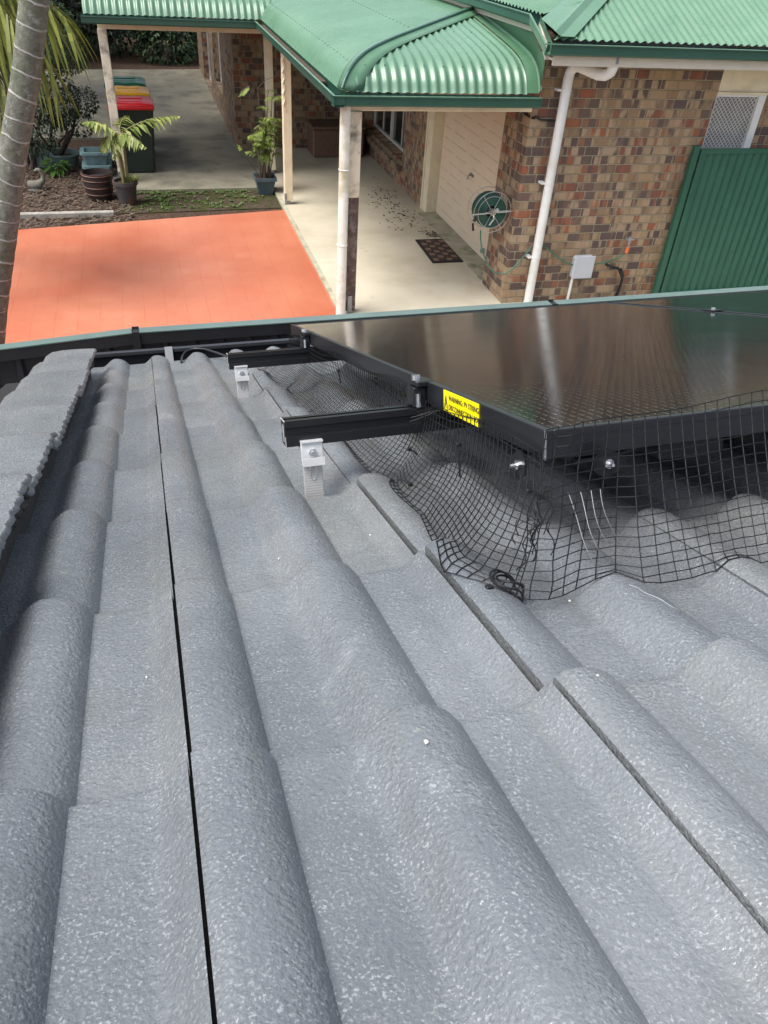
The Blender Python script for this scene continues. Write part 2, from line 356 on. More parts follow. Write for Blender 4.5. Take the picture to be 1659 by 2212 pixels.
def leafmat(name, c1, c2, rough=.45, tr=.12):
    q = N(name); oi = q.n('ShaderNodeNewGeometry')
    c = q.ramp(oi.outputs['Random Per Island'], [(.0, c1), (.6, tuple((a + b) / 2 for a, b in zip(c1, c2))), (1, c2)])
    q.base(c); q.set(rough=rough, spec=.4)
    t = q.n('ShaderNodeBsdfTranslucent'); q.l(c, t.inputs[0]); mx = q.n('ShaderNodeMixShader'); mx.inputs[0].default_value = tr
    out = q.t.nodes['Material Output']; q.l(q.b.outputs[0], mx.inputs[1]); q.l(t.outputs[0], mx.inputs[2]); q.l(mx.outputs[0], out.inputs[0]); return q.m
G['leafdark'] = leafmat('dark_leaf', (.010, .022, .010), (.035, .065, .025))
G['leafmid'] = leafmat('mid_leaf', (.022, .05, .02), (.075, .13, .05))
G['leafpalm'] = leafmat('palm_leaflet', (.11, .14, .02), (.28, .30, .06), tr=.3)
G['leafbright'] = leafmat('bright_leaf', (.12, .19, .03), (.30, .36, .08), tr=.25)
G['leafyel'] = leafmat('yellow_green_leaf', (.12, .18, .03), (.42, .45, .16), tr=.25)
G['stemy'] = M('cane_stem', (.20, .19, .07), .6, v=.3); G['stemb'] = M('brown_stem', (.10, .07, .05), .8, v=.3)
q = N('palm_trunk_bark')
sp = q.n('ShaderNodeSeparateXYZ'); q.l(q.co, sp.inputs[0])
c = q.ramp(q.noise(22, 8, .75), [(.3, (.075, .08, .06)), (.5, (.15, .15, .125)), (.75, (.25, .25, .22))])
c = q.mix(q.ramp(q.noise(13, 8, .8), [(.56, 0.0), (.64, .85)]), c, (.38, .39, .37))
c = q.mix(q.ramp(q.noise(2, 4), [(.45, .0), (.65, .5)]), c, (.085, .10, .045))
ax = q.math('ADD', q.math('ADD', sp.outputs[2], q.math('MULTIPLY', sp.outputs[0], .42)), q.math('MULTIPLY', q.noise(2.2, 2), .22))
ax = q.math('ADD', ax, q.math('MULTIPLY', q.noise(30, 3), .02))
fr = q.math('ABSOLUTE', q.math('SUBTRACT', q.math('FRACT', q.math('DIVIDE', ax, .175)), .5))
rg = q.ramp(fr, [(.0, 1.0), (.035, .9), (.06, 0.0)])
c = q.mix(q.math('MULTIPLY', rg, q.ramp(q.noise(9, 3), [(.3, .25), (.6, .95)])), c, (.42, .42, .39))
q.base(c); q.set(rough=.85, spec=.2); q.bump(q.math('ADD', q.noise(70, 8, .75), q.math('MULTIPLY', rg, .8)), .9, .008)
G['bark'] = q.m
G['ring'] = M('pale_leaf_scar', (.34, .34, .31), .85, v=.35, vs=25, dirt=(.14, .14, .11), ds=12)
G['brownbark'] = M('brown_bark', (.06, .045, .035), .9, v=.3, bs=30, bd=.01)

# ---------------------------------------------------------------- ground, paving, slabs
def struct(o): o['kind'] = 'structure'; return o
g = MB(); xs = np.array([-300, -60, -20, -8, -4, 0, 4, 8, 20, 60, 300.]); ys = np.array([-300, -60, -10, 0, 4, 8, 12, 18, 26, 60, 300.])
g.grid([[(x, y, -.02) for y in ys] for x in xs]); struct(g.build('ground', G['mulch']))
p = MB(); p.poly([(-1.82, 4.04), (1.93, 4.04), (1.93, 12.08), (-1.9, 11.5)], -.10, .012)
struct(p.build('red_paving', G['red']))
p = MB(); p.poly([(1.935, 4.04), (8, 4.04), (8, 15.8), (1.965, 15.8), (1.965, 12.9)], -.1, .03); struct(p.build('veranda_slab', G['conc']))
p = MB(); p.poly([(-.42, 13.2), (1.96, 13.22), (1.96, 15.8), (1.96, 24.2), (-3.4, 23.6), (-3.4, 16.6), (-.62, 16.6), (-.62, 14.0)], -.1, .025); struct(p.build('side_slab', M('grey_shaded_concrete', (.235, .215, .16), .75, v=.25, vs=1.4, dirt=(.12, .115, .085), ds=1.6, bs=50, bd=.003)))  # separate greyer slab, its colour also darkened to stand in for shade
p = MB()
pp = [(1.93, 4.04), (1.93, 12.2), (1.955, 13.2)]
for i in range(2): p.box2((pp[i][0], pp[i][1], -.05), (pp[i][0] + .06, pp[i + 1][1], .036))
struct(p.build('slab_edging', G['slabedge']))
p = MB(); p.poly([(-.5, 12.15), (1.92, 12.25), (1.94, 13.2), (-.42, 13.19)], -.1, -.004); struct(p.build('mossy_ground', G['moss']))
# mulch chips, weeds, leaf litter
mb = MB()
for i in range(5200):
    x = random.uniform(-2.4, -.3); y = random.uniform(11.4, 15.5)
    if y < 11.52 + (x + 1.9) * .15: continue
    L = random.uniform(.02, .09); wd = random.uniform(.004, .012); an = random.uniform(0, math.pi); z = random.uniform(-.015, .02); tl = random.uniform(-.3, .3)
    dx, dy = math.cos(an) * L / 2, math.sin(an) * L / 2; px, py = -math.sin(an) * wd, math.cos(an) * wd
    mb.add([(x - dx - px, y - dy - py, z), (x + dx - px, y + dy - py, z + tl * L), (x + dx + px, y + dy + py, z + tl * L + .004), (x - dx + px, y - dy + py, z + .004)], [(0, 1, 2, 3)])
tag(mb.build('wood_mulch', G['mulchbit']), kind='stuff', label='brown wood mulch scattered over the garden bed', cat='mulch')
mb = MB()
for i in range(230):
    cx0 = random.choice([random.gauss(.15, .18), random.gauss(.9, .35), random.uniform(-.3, 1.8)]); cy0 = random.choice([random.gauss(12.35, .12), random.gauss(12.8, .18), random.gauss(13.1, .05)])
    if not (12.2 < cy0 < 13.18 and -.35 < cx0 < 1.85): continue
    for k in range(7):
        an = random.uniform(0, 6.28); L = random.uniform(.02, .06); c_, s_ = math.cos(an), math.sin(an); wd = L * .22
        mb.add([(cx0, cy0, 0), (cx0 + c_ * L * .5 - s_ * wd, cy0 + s_ * L * .5 + c_ * wd, L * .45), (cx0 + c_ * L, cy0 + s_ * L, L * .35), (cx0 + c_ * L * .5 + s_ * wd, cy0 + s_ * L * .5 - c_ * wd, L * .45)], [(0, 1, 2, 3)])
tag(mb.build('ground_weeds', G['grass']), kind='stuff', label='small green weeds on the mossy strip beside the red paving', cat='weeds')
mb = MB()
for i in range(330):
    t = random.random(); x = 3.3 + .55 * random.random() ** .6 + random.gauss(0, .10); y = random.choice([random.gauss(12.6, .35), random.gauss(11.6, .3), random.uniform(10.4, 13.2), random.gauss(10.75, .1), random.gauss(10.62, .07)])
    if y < 10.9: x = random.gauss(3.92, .1)
    if x > 4.02 and y > 11.9: continue
    L = random.uniform(.008, .03); an = random.uniform(0, 6.28); c_, s_ = math.cos(an) * L, math.sin(an) * L
    mb.add([(x - c_, y - s_, .034), (x + s_ * .5, y - c_ * .5, .04), (x + c_, y + s_, .036), (x - s_ * .5, y + c_ * .5, .042)], [(0, 1, 2, 3)])
tag(mb.build('leaf_litter', G['litter']), kind='stuff', label='dark dry leaf litter along the wall on the veranda slab', cat='leaf litter')

# ---------------------------------------------------------------- neighbour house
H = thing('brick_house', 'brick house with green corrugated roofs and a bullnose veranda', 'house', (3.0, 12.0, 0))
X0, Y0 = 1.87, 8.05
# walls
wl = MB()
wl.box2((3.96, 8.22, 0), (6.17, 8.87, 2.75)); wl.box2((4.30, 8.87, 2.12), (4.6, 11.95, 3.0)); wl.box2((3.962, 8.87, 2.16), (4.30, 11.6, 2.98))
wl.box2((6.17, 8.30, 0), (9.5, 8.87, 1.735)); wl.box2((6.17, 8.30, 2.54), (9.5, 8.87, 2.75)); wl.box2((6.86, 8.30, 1.735), (9.5, 8.87, 2.54))
wl.box2((4.10, 11.96, 0), (4.5, 13.1, 2.7)); wl.box2((4.10, 13.1, 0), (4.5, 15.75, .42)); wl.box2((4.10, 13.1, 2.0), (4.5, 15.75, 2.7)); wl.box2((4.10, 15.55, .42), (4.5, 15.75, 2.0))
wl.build('wall', G['brick'], H)
wl = MB(); wl.box2((1.66, 15.75, 0), (4.5, 16.1, 2.8)); wl.build('wall', G['brick'], H)
wl = MB(); wl.box2((1.66, 16.1, 0), (2.0, 18.0, 2.8)); wl.box2((1.66, 18.0, 0), (2.0, 19.6, .5)); wl.box2((1.66, 19.6, 0), (2.0, 20.6, 2.8)); wl.box2((1.66, 20.6, 0), (2.0, 22.6, .06)); wl.box2((1.66, 22.6, 0), (2.0, 24.2, 2.8)); wl.box2((1.66, 18.0, 2.1), (2.0, 19.6, 2.8)); wl.box2((1.66, 20.6, 2.1), (2.0, 22.6, 2.8))
wl.build('wall', G['brick'], H)
sl_ = MB()   # sloping brick sill under the window
sl_.add([(4.02, 13.1, .36), (4.02, 15.55, .36), (4.3, 15.55, .47), (4.3, 13.1, .47), (4.02, 13.1, .28), (4.02, 15.55, .28), (4.3, 15.55, .28), (4.3, 13.1, .28)], [(0, 3, 2, 1), (4, 5, 6, 7), (0, 1, 5, 4), (2, 3, 7, 6), (0, 4, 7, 3), (1, 2, 6, 5)])
sl_.build('window_sill', G['brick'], H)
# side window (aluminium, two sashes)
def window(H, x, y0, y1, z0, z1, nm='window', mull=2):
    f = MB(); t = .045
    f.box2((x, y0, z0), (x + .06, y0 + t, z1)); f.box2((x, y1 - t, z0), (x + .06, y1, z1)); f.box2((x, y0 + t, z0), (x + .06, y1 - t, z0 + t)); f.box2((x, y0 + t, z1 - t), (x + .06, y1 - t, z1))
    for k in range(1, mull):
        yy = y0 + (y1 - y0) * k / mull; f.box2((x - .01, yy - t * .7, z0 + t), (x + .055, yy + t * .7, z1 - t))
    W = f.build(nm, G['frame_w'], H)
    b = MB(); zz = z0 + (z1 - z0) * .55
    for k in range(mull):
        a_ = y0 + (y1 - y0) * k / mull; b_2 = y0 + (y1 - y0) * (k + 1) / mull
        b.box2((x + .012, (a_ + b_2) / 2 - .01, z0 + .046), (x + .03, (a_ + b_2) / 2 + .01, z1 - .046)); 
    b.box2((x + .008, y0 + .05, zz - .01), (x + .011, y1 - .05, zz + .01)); b.build('glazing_bar', G['frame_w'], W)
    p = MB(); p.box2((x + .032, y0 + t * .5, z0 + t * .5), (x + .04, y1 - t * .5, z1 - t * .5)); p.build('pane', G['glass'], W)
window(H, 4.24, 13.12, 15.53, .475, 1.98)
window(H, 1.78, 18.02, 19.58, .52, 2.08); window(H, 1.78, 20.62, 22.58, .07, 2.08, 'sliding_door')
# garage door with jamb, threshold
d = MB(); d.box2((4.26, 8.90, .05), (4.295, 11.68, 2.12)); NF0 = len(d.f); k = 0
for zi in range(14):
    z = .16 + zi * .142; y = 8.95 + (zi % 4) * .21
    while y < 11.55:
        L = (.62, .30, .42)[k % 3]; k += 1
        d.box2((4.2575, y, z), (4.262, min(y + L, 11.62), z + .012)); y += L + (.16, .1, .24)[k % 3]
D = d.build('garage_door', G['door'], H); D.data.materials.append(G['doorline'])
for i_, p_ in enumerate(D.data.polygons): p_.material_index = 0 if i_ < NF0 else 1
d = MB(); d.box2((4.235, 10.30, .93), (4.262, 10.42, .96)); d.tube([(4.24, 10.36, .945), (4.20, 10.36, .945), (4.195, 10.36, .89)], .012, 8); d.build('handle', G['galv'], D)
d = MB(); d.tube([(4.262, 9.62, .17), (4.21, 9.62, .17)], .03, 12); d.build('lock', G['galv'], D)
d = MB(); d.box2((4.10, 11.69, .03), (4.3, 11.955, 2.3)); d.box2((4.085, 11.90, .03), (4.0985, 11.955, 2.3)); d.build('door_jamb', G['cream'], H)
d = MB(); d.box2((3.97, 8.88, -.02), (4.258, 11.68, .045)); d.build('door_step', G['slabedge'], H)
# big cream lintel panel and security window at right
d = MB(); d.box2((6.175, 8.245, 2.36), (9.5, 8.298, 2.80)); d.box2((6.175, 8.225, 2.335), (9.5, 8.298, 2.357)); d.build('lintel_panel', G['cream'], H)
f = MB(); f.box2((6.76, 8.25, 1.735), (6.85, 8.296, 2.333)); f.box2((6.176, 8.262, 1.735), (6.21, 8.296, 2.333)); f.box2((6.21, 8.262, 1.735), (6.76, 8.296, 1.765)); f.box2((6.21, 8.262, 2.305), (6.76, 8.296, 2.333)); Wn = f.build('window', G['white'], H)
p = MB(); p.box2((6.2, 8.297, 1.74), (6.78, 8.2995, 2.33)); p.build('pane', G['screen'], Wn)
lt = MB(); x0, x1, z0, z1 = 6.21, 6.76, 1.765, 2.305; sx, sz = .052, .034
k = int((x1 - x0) / sx) + int((z1 - z0) / sz) + 2
for sgn in (1, -1):
    for i in range(-k, k):
        pts = []
        xx = x0 + i * sx
        # line z = z0 + sgn*(x-xx)*ratio
        rt = sz / sx * 1.5
        ts = []
        for j in range(0, 41):
            x = x0 + (x1 - x0) * j / 40; z = z0 + sgn * (x - xx) * rt
            if z0 <= z <= z1: ts.append((x, z))
        if len(ts) > 1:
            wz = .0045
            a_, b2 = ts[0], ts[-1]
            lt.add([(a_[0], 8.27 + .002 * sgn, a_[1] - wz), (b2[0], 8.27 + .002 * sgn, b2[1] - wz), (b2[0], 8.27 + .002 * sgn, b2[1] + wz), (a_[0], 8.27 + .002 * sgn, a_[1] + wz)], [(0, 1, 2, 3)])
solid(lt.build('diamond_grille', G['frame_w'], Wn), .002)
# veranda roof profile
PD = [0, .02, .06, .12, .2, .3, .42, .55, .7, 1.2, 2.1, 3.0, 5.0]; PZ = [2.315, 2.39, 2.455, 2.515, 2.568, 2.61, 2.642, 2.666, 2.69, 2.755, 2.865, 2.99, 3.25]
def V(d): return float(np.interp(d, PD, PZ))
DS = np.array(sorted(set(list(np.linspace(0, .7, 22)) + [.01, .9, 1.2, 1.6, 2.1])))
# smooth V
VD = np.linspace(0, 5, 1001); VZ = np.interp(VD, PD, PZ); kk = np.ones(13) / 13; VZs = np.convolve(np.pad(VZ, 6, 'edge'), kk, 'valid')
def V(d): return float(np.interp(d, VD, VZs))
def slopeN(d):
    g_ = (V(d + .01) - V(max(d - .01, 0))) / (.01 + min(d, .01)); l = math.hypot(1, g_); return (-g_ / l, 1 / l)
def corr(name, u0, u1, dlim, P, step=.0095, pitch=.076, amp=.0085, mat='green', dlo=None):
    us = np.arange(u0, u1 + 1e-6, step); Gd = []
    for u in us:
        hi = dlim(u); lo = dlo(u) if dlo else 0
        if hi - lo < .012: hi = lo + .012
        row = []
        for t in np.linspace(0, 1, 30):
            d = lo + (hi - lo) * (t ** 1.5); n_ = slopeN(d); w_ = amp * math.sin(2 * math.pi * u / pitch)
            row.append(P(u, d + n_[0] * w_, V(d) + n_[1] * w_))
        Gd.append(row)
    m_ = MB(); m_.grid(Gd)
    k = 0
    for u in np.arange(u0 + pitch * .25, u1, pitch * 2):
        u = round((u - pitch * .25) / pitch) * pitch + pitch * .25
        for d in (.16, 1.05, 1.95):
            lo = dlo(u) if dlo else 0
            if lo + .03 < d < dlim(u) - .02:
                n_ = slopeN(d); p_ = np.array(P(u, d + n_[0] * amp, V(d) + n_[1] * amp)); m_.tube([p_, p_ + (0, 0, .006)], .008, 6)
    return autosmooth(m_.build(name, G[mat], H), 60)
R1 = corr('veranda_roof', X0 + .02, 3.80, lambda u: min(u - X0, 2.08), lambda u, d, z: (u, Y0 + d, z), pitch=.1, amp=.0115)
R2 = corr('veranda_roof', Y0 + .02, 13.42, lambda u: min(u - Y0, 2.08), lambda u, d, z: (X0 + d, u, z), amp=.0045)
R2b = corr('veranda_roof', 13.42, 15.7, lambda u: 2.08, lambda u, d, z: (X0 + d, u, z), dlo=lambda u: min(u - 13.42, 2.07), amp=.0045)
R3 = corr('veranda_roof', -.62, 3.9, lambda u: 4.6, lambda u, d, z: (u, 13.42 + d, z), dlo=lambda u: max(0, min(u - X0, 2.2)), pitch=.1, amp=.0115)
# hip cap over the front corner
hc = MB(); Gd = []
for d_ in np.linspace(0, 2.05, 60):
    z = V(d_); n_ = slopeN(d_)
    row = []
    for o, hh in ((-.20, .012), (-.10, .012), (-.03, .016), (0, .03), (.03, .016), (.10, .012), (.20, .012)):
        x, y = X0 + d_, Y0 + d_
        if o < 0: y += -o
        else: x += o
        row.append((x + n_[0] * hh * .5, y + n_[0] * hh * .5, z + hh * n_[1] + .002))
    Gd.append(row)
hc.grid(Gd); hcap = solid(autosmooth(hc.build('hip_cap', G['greenflat'], H), 25), .002, 1)
rb = MB(); rb.tube([(X0 + d_ , Y0 + d_ , V(d_) + .03) for d_ in np.linspace(.0, 2.05, 50)], .017, 8); autosmooth(rb.build('hip_bead', G['dgreen'], hcap), 60)
# apron pan + upstand cladding on the side wall
ap = MB(); Gd = []
for d_ in np.linspace(0, 2.1, 50):
    z = V(d_); Gd.append([(3.80, Y0 + d_, z + .011), (3.87, Y0 + d_, z + .009), (3.925, Y0 + d_, z + .009), (3.935, Y0 + d_, z + .030), (3.945, Y0 + d_, z + .030), (3.95, Y0 + d_, max(z + .05, 0))])
ap.grid(Gd); autosmooth(ap.build('apron_flashing', G['greenflat'], H), 40)
cl = MB(); Gd = []
for d_ in np.linspace(0.02, 2.4, 40):
    y = Y0 + d_; top = 2.74 + min(1, max(0, (y - 7.9) / .4)) * .26
    Gd.append([(3.95, y, V(d_) + .0), (3.952, y, (V(d_) + top) / 2), (3.95, y, top)])
cl.grid(Gd); solid(autosmooth(cl.build('wall_cladding', G['greenflat'], H), 40), .006, 1)
# veranda gutters
GP = [(0, .015), (0, -.075), (.02, -.085), (.09, -.085), (.105, -.07), (.108, -.005), (.118, .0), (.118, .008), (.1, .008), (.1, -.002)]
def gutter(segs, mat='dgreen', z=0, name='gutter'):
    m_ = MB()
    for p0, p1, out in segs: m_.sweep(GP, p0, p1, out)
    o = m_.build(name, G[mat], H); return solid(o, .0025, 1)
zg = 2.315
gutter([((X0 - .10, Y0 + .015, zg), (3.93, Y0 + .015, zg), (0, -1, 0))])
gutter([((X0 + .015, Y0 - .10, zg), (X0 + .015, 13.45, zg), (-1, 0, 0))])
gutter([((-.66, 13.43, zg), (X0 - .05, 13.43, zg), (0, -1, 0))])
gd = MB(); gd.box2((X0 - .08, 8.75, zg - .02), (X0 - .005, 13.1, zg - .002)); gd.build('gutter_debris', G['litter'], H)
lp = MB(); lp.box2((X0 - .103, Y0 - .1, zg + .008), (X0 - .083, 13.32, zg + .013)); lp.box2((X0 - .083, Y0 - .103, zg + .008), (3.93, Y0 - .083, zg + .013)); lp.build('gutter_lip', G['green'], H)
# main roof
t22 = math.tan(math.radians(23)); mr = MB(); Gd = []
for u in np.arange(3.76, 12.0, .0095):
    row = []; hi = max(.015, min((u - 3.76) * 1.04, 4.5))
    for t in np.linspace(0, 1, 8):
        d_ = hi * t; w_ = .011 * math.sin(2 * math.pi * u / .09); row.append((u, 7.56 + d_ - w_ * .39, 2.885 + d_ * t22 + w_ * .92))
    Gd.append(row)
mr.grid(Gd); autosmooth(mr.build('main_roof', G['green'], H), 60)
mr = MB(); Gd = []
for u in np.arange(8.1, 16.0, .0095):
    row = []
    for t in np.linspace(0, 1, 6):
        lo = 3.86; hi = max(lo + .02, min(3.76 + (u - 7.56), 8.5)) if u < 12.5 else 8.5
        x = lo + (hi - lo) * t; w_ = .011 * math.sin(2 * math.pi * u / .09)
        row.append((x, u, 2.885 + (x - 3.76) * t22 + .10 * max(0, 1 - (x - 3.86) / .8) + w_))
    Gd.append(row)
mr.grid(Gd); autosmooth(mr.build('main_roof', G['green'], H), 60)
mr = MB(); Gd = []      # hip flashing of the main roof
for t in np.linspace(-.01, 4.5, 24):
    z = 2.90 + t * t22; b0 = .10 * max(0, 1 - t / .8)
    Gd.append([(3.76 + t, 7.56 + t + .34, z + .012 + b0), (3.76 + t, 7.56 + t + .06, z + .012 + b0 * .5), (3.76 + t + .0, 7.56 + t + .0, z + .05), (3.76 + t + .06, 7.56 + t, z + .014), (3.76 + t + .20, 7.56 + t, z + .012)])
mr.grid(Gd); solid(mr.build('hip_cap', G['green'], H), .002, 1)
gz = 2.835
gutter([((3.74, 7.66, gz), (12, 7.66, gz), (0, -1, 0))])
gutter([((3.80 + .1, 8.24, 3.0), (3.90, 14, 3.0), (-1, 0, 0))])
gm = MB(); Gd = []
for (p, out) in (((3.74 + .02, 7.60, gz), (-.7, -.3, 0)), ((3.90, 8.24, 3.0), (-1, 0, 0))):
    Gd.append([np.array(p) + np.array(out) * o + np.array([0, 0, u_2]) for o, u_2 in GP])
gm.grid(Gd); solid(gm.build('gutter', G['green'], H), .0025, 1)
gl = MB(); gl.box2((3.66, 7.538, gz + .008), (12, 7.562, gz + .014)); gl.box2((3.778, 8.24, 3.008), (3.80, 14, 3.014)); gl.tube([(3.68, 7.56, gz + .01), (3.789, 8.24, 3.011)], .009, 6); gl.build('gutter_lip', G['green'], H)
gb = MB(); gb.add([(3.70, 7.7, gz - .06), (4.0, 7.7, gz - .06), (4.0, 8.3, 2.93), (3.82, 8.3, 2.93)], [(0, 1, 2, 3)]); solid(gb.build('gutter_debris', G['litter'], H), .004)
fa = MB(); fa.box2((3.84, 7.668, 2.655), (12, 7.70, 2.79)); fa.build('fascia', G['fascia'], H)
fa = MB(); fa.box2((3.905, 8.26, 2.85), (3.935, 14, 2.96)); fa.add([(3.76, 7.70, 2.70), (3.905, 8.26, 2.85), (3.905, 8.26, 2.955), (3.76, 7.70, 2.80), (3.80, 7.70, 2.70), (3.93, 8.26, 2.85), (3.93, 8.26, 2.955), (3.80, 7.70, 2.80)], [(0, 1, 2, 3), (4, 7, 6, 5), (0, 4, 5, 1), (2, 6, 7, 3), (0, 3, 7, 4)]); fa.build('fascia', G['fascia'], H)
sf = MB(); sf.box2((3.965, 7.70, 2.66), (12, 8.22, 2.68)); sf.build('soffit', G['fascia'], H)
# veranda beams and posts
bm = MB(); bm.bbox((2.0, 8.20, 2.15), (3.955, 8.27, 2.245), .005); bm.bbox((2.0, 8.272, 2.15), (2.07, 13.7, 2.245), .005); bm.bbox((-.46, 13.62, 2.14), (2.0, 13.69, 2.245), .005); bm.build('beam', G['cream'], H)
def post(x, y, mt='cream', h=2.15, s=.125):
    p = MB(); p.bbox((x - s / 2, y - s / 2, .09), (x + s / 2, y + s / 2, h), .006); o = p.build('veranda_post', G[mt], H)
    b = MB(); b.box2((x - s / 2 - .006, y - s / 2 - .007, .0), (x - s / 2 + .03, y - s / 2 - .001, .2)); b.box2((x - .03, y - .03, 0), (x + .03, y + .03, .089)); b.tube([(x - s / 2 + .01, y - s / 2 - .002, .14), (x - s / 2 + .01, y - s / 2 - .016, .14)], .008, 6); b.build('post_bracket', G['galv'], o); return o
post(2.045, 12.33); post(2.05, 14.05); post(-.41, 13.66, 'creamw', 2.14)
# corner post: pale at the top, bare brown below
p = MB(); p.bbox((1.995, 8.19, 1.32), (2.115, 8.30, 2.15), .006); cp = p.build('veranda_post', G['creamw'], H, label='pale top of the weathered corner post')
p = MB(); p.bbox((1.997, 8.192, .06), (2.113, 8.298, 1.318), .006); p.build('stripped_timber', G['brownpost'], cp)
p = MB(); p.box2((2.02, 8.183, 0), (2.07, 8.189, .24)); p.box2((2.02, 8.19, 0), (2.09, 8.28, .058)); p.tube([(2.035, 8.186, .12), (2.035, 8.168, .12)], .01, 6); p.build('post_bracket', G['galv'], cp)
# fretwork bracket on post
p = MB(); 
for i in range(5): p.tube([(2.01, 12.27 - .0, 2.05 - i * .14), (1.985, 12.27, 1.99 - i * .14), (2.02, 12.27, 1.93 - i * .14)], .018, 6)
p.build('timber_fretwork', G['cream'], H)
# corner downpipe
dp = MB(); dp.tube([(1.93, 8.14, 2.24), (1.93, 8.14, 0)], .054, 20); DP = autosmooth(dp.build('downpipe', G['pipewht'], H), 50)
for z in (1.62, .85):
    db = MB(); db.tube([(1.93 + .056 * math.cos(t), 8.14 + .056 * math.sin(t), z) for t in np.linspace(0, 6.28, 20)], .006, 6); db.build('pipe_clip', G['white'], DP)
# main downpipe with offset bends
pts = [(4.52, 7.72, 2.75), (4.52, 7.72, 2.66), (4.515, 7.74, 2.60), (4.49, 7.79, 2.565), (4.45, 7.85, 2.56), (4.33, 8.05, 2.60), (4.295, 8.10, 2.585), (4.275, 8.125, 2.54), (4.27, 8.13, 2.47), (4.27, 8.13, 0)]
dp = MB(); dp.tube(pts, .052, 20); DP = autosmooth(dp.build('downpipe', G['white'], H), 50)
dp = MB(); dp.tube([(4.52, 7.72, 2.78), (4.52, 7.72, 2.68)], .055, 18); dp.build('gutter_outlet', G['galv'], DP)
for z in (2.37, 1.45, .62):
    dp = MB(); dp.tube([(4.27 + .053 * math.cos(t), 8.13 + .053 * math.sin(t), z) for t in np.linspace(0, 6.28, 20)], .003, 6); dp.box2((4.17, 8.12, z - .01), (4.22, 8.21, z + .01)); dp.build('pipe_clip', G['white'], DP)
# junction box, conduit, cables on wall
j = MB(); j.bbox((4.80, 8.13, .33), (5.05, 8.217, .60), .02); J = j.build('meter_box', G['boxgrey'], H)
j = MB(); j.bbox((4.79, 8.112, .335), (5.06, 8.129, .61), .008); j.build('box_lid', G['boxgrey'], J)
j = MB(); j.tube([(4.84, 8.18, .33), (4.84, 8.19, 0)], .017, 10); j.build('conduit', G['white'], J)
j = MB(); j.tube([(5.27, 8.2, .47), (5.31, 8.13, .455), (5.40, 8.12, .44), (5.48, 8.13, .38), (5.52, 8.15, .29), (5.53, 8.17, .15), (5.52, 8.2, 0)], .018, 8); j.tube([(5.44, 8.125, .42), (5.50, 8.13, .33)], .027, 8); j.build('black_cable', G['black'], H)
j = MB(); j.tube([(5.47, 8.21, .78), (5.47, 8.13, .76), (5.47, 8.12, .70)], .014, 8); j.tube([(5.42, 8.12, .79), (5.52, 8.12, .79)], .012, 8); j.tube([(5.47, 8.13, .82), (5.47, 8.13, .74)], .02, 8); T_ = j.build('garden_tap', G['galv'], H)
j = MB(); j.tube([(5.47, 8.12, .70), (5.46, 8.12, .63)], .02, 8); j.build('tap_fitting', M('orange_fitting', (.7, .16, .05), .4), T_)
j = MB(); j.tube([(4.0, 8.2, 2.11), (4.07, 8.2, 2.075), (4.2, 8.2, 2.07), (4.27, 8.18, 2.075)], .012, 6); j.tube([(3.955, 8.6, 2.12), (3.95, 8.25, 2.10), (4.0, 8.2, 2.09)], .012, 6); j.build('black_cable', G['black'], H)

# ---------------------------------------------------------------- side gate
gt = thing('side_gate', 'tall dark green corrugated metal gate against the brick wall', 'gate', (7.2, 8.2, 0))
g_ = MB(); g_.bbox((6.0, 8.10, 0), (6.07, 8.17, 1.83), .006); g_.build('post', G['gate'], gt)
g_ = MB(); g_.bbox((6.095, 8.10, .05), (6.15, 8.14, 1.80), .004); g_.bbox((6.152, 8.10, 1.745), (8.6, 8.14, 1.80), .004); g_.bbox((6.152, 8.10, .05), (8.6, 8.14, .10), .004); g_.bbox((8.602, 8.10, .05), (8.66, 8.14, 1.80), .004); g_.build('gate_frame', G['gate'], gt)
g_ = MB(); Gd = []
for x in np.arange(6.15, 8.6, .012):
    w_ = .011 * math.sin(2 * math.pi * x / .105); Gd.append([(x, 8.122 + w_, .10), (x, 8.122 + w_, 1.745)])
g_.grid(Gd); autosmooth(g_.build('sheet', G['gate'], gt), 60)
for z in (.2, 1.55): g_ = MB(); g_.box2((6.07, 8.11, z), (6.095, 8.13, z + .1)); g_.build('hinge', G['dark'], gt)

# ---------------------------------------------------------------- hose reel
hr = thing('hose_reel', 'wall mounted wire hose reel wound with dark green hose', 'hose reel', (3.72, 8.42, 1.07))
c0 = np.array([3.72, 8.42, 1.09])
def circ(r, y, n=40, c=c0): return [(c[0] + r * math.cos(t), c[1] + y, c[2] + r * math.sin(t)) for t in np.linspace(0, 2 * math.pi, n, endpoint=False)]
m_ = MB()
for y in (-.10, .10):
    m_.tube(circ(.225, y), .004, 6, closed=True)
    for k in range(3): 
        t = k * math.pi / 3 + .1; m_.tube([(c0[0] + .225 * math.cos(t), c0[1] + y, c0[2] + .225 * math.sin(t)), (c0[0] - .225 * math.cos(t), c0[1] + y, c0[2] - .225 * math.sin(t))], .0035, 6)
m_.tube(circ(.175, -.105), .003, 6, closed=True)
m_.build('wire_frame', G['reelw'], hr)
m_ = MB()
for k in range(6):
    for r in np.arange(.075, .185, .0165): m_.tube(circ(r + (k % 2) * .006, -.075 + k * .029, 36), .0095, 6, closed=True)
m_.build('wound_hose', G['hose'], hr)
m_ = MB(); m_.tube([c0 + (0, -.13, 0), c0 + (0, .13, 0)], .035, 16); m_.tube([c0 + (-.27, -.135, -.01), c0 + (.24, -.135, .02)], .008, 8); m_.tube([c0 + (.0, -.14, -.02), c0 + (-.0, -.17, -.05), c0 + (-.05, -.175, -.12)], .009, 8)
m_.tube([c0 + (0, -.14, .02), c0 + (.02, -.19, .05)], .024, 12); m_.build('hub', G['reelw'], hr)
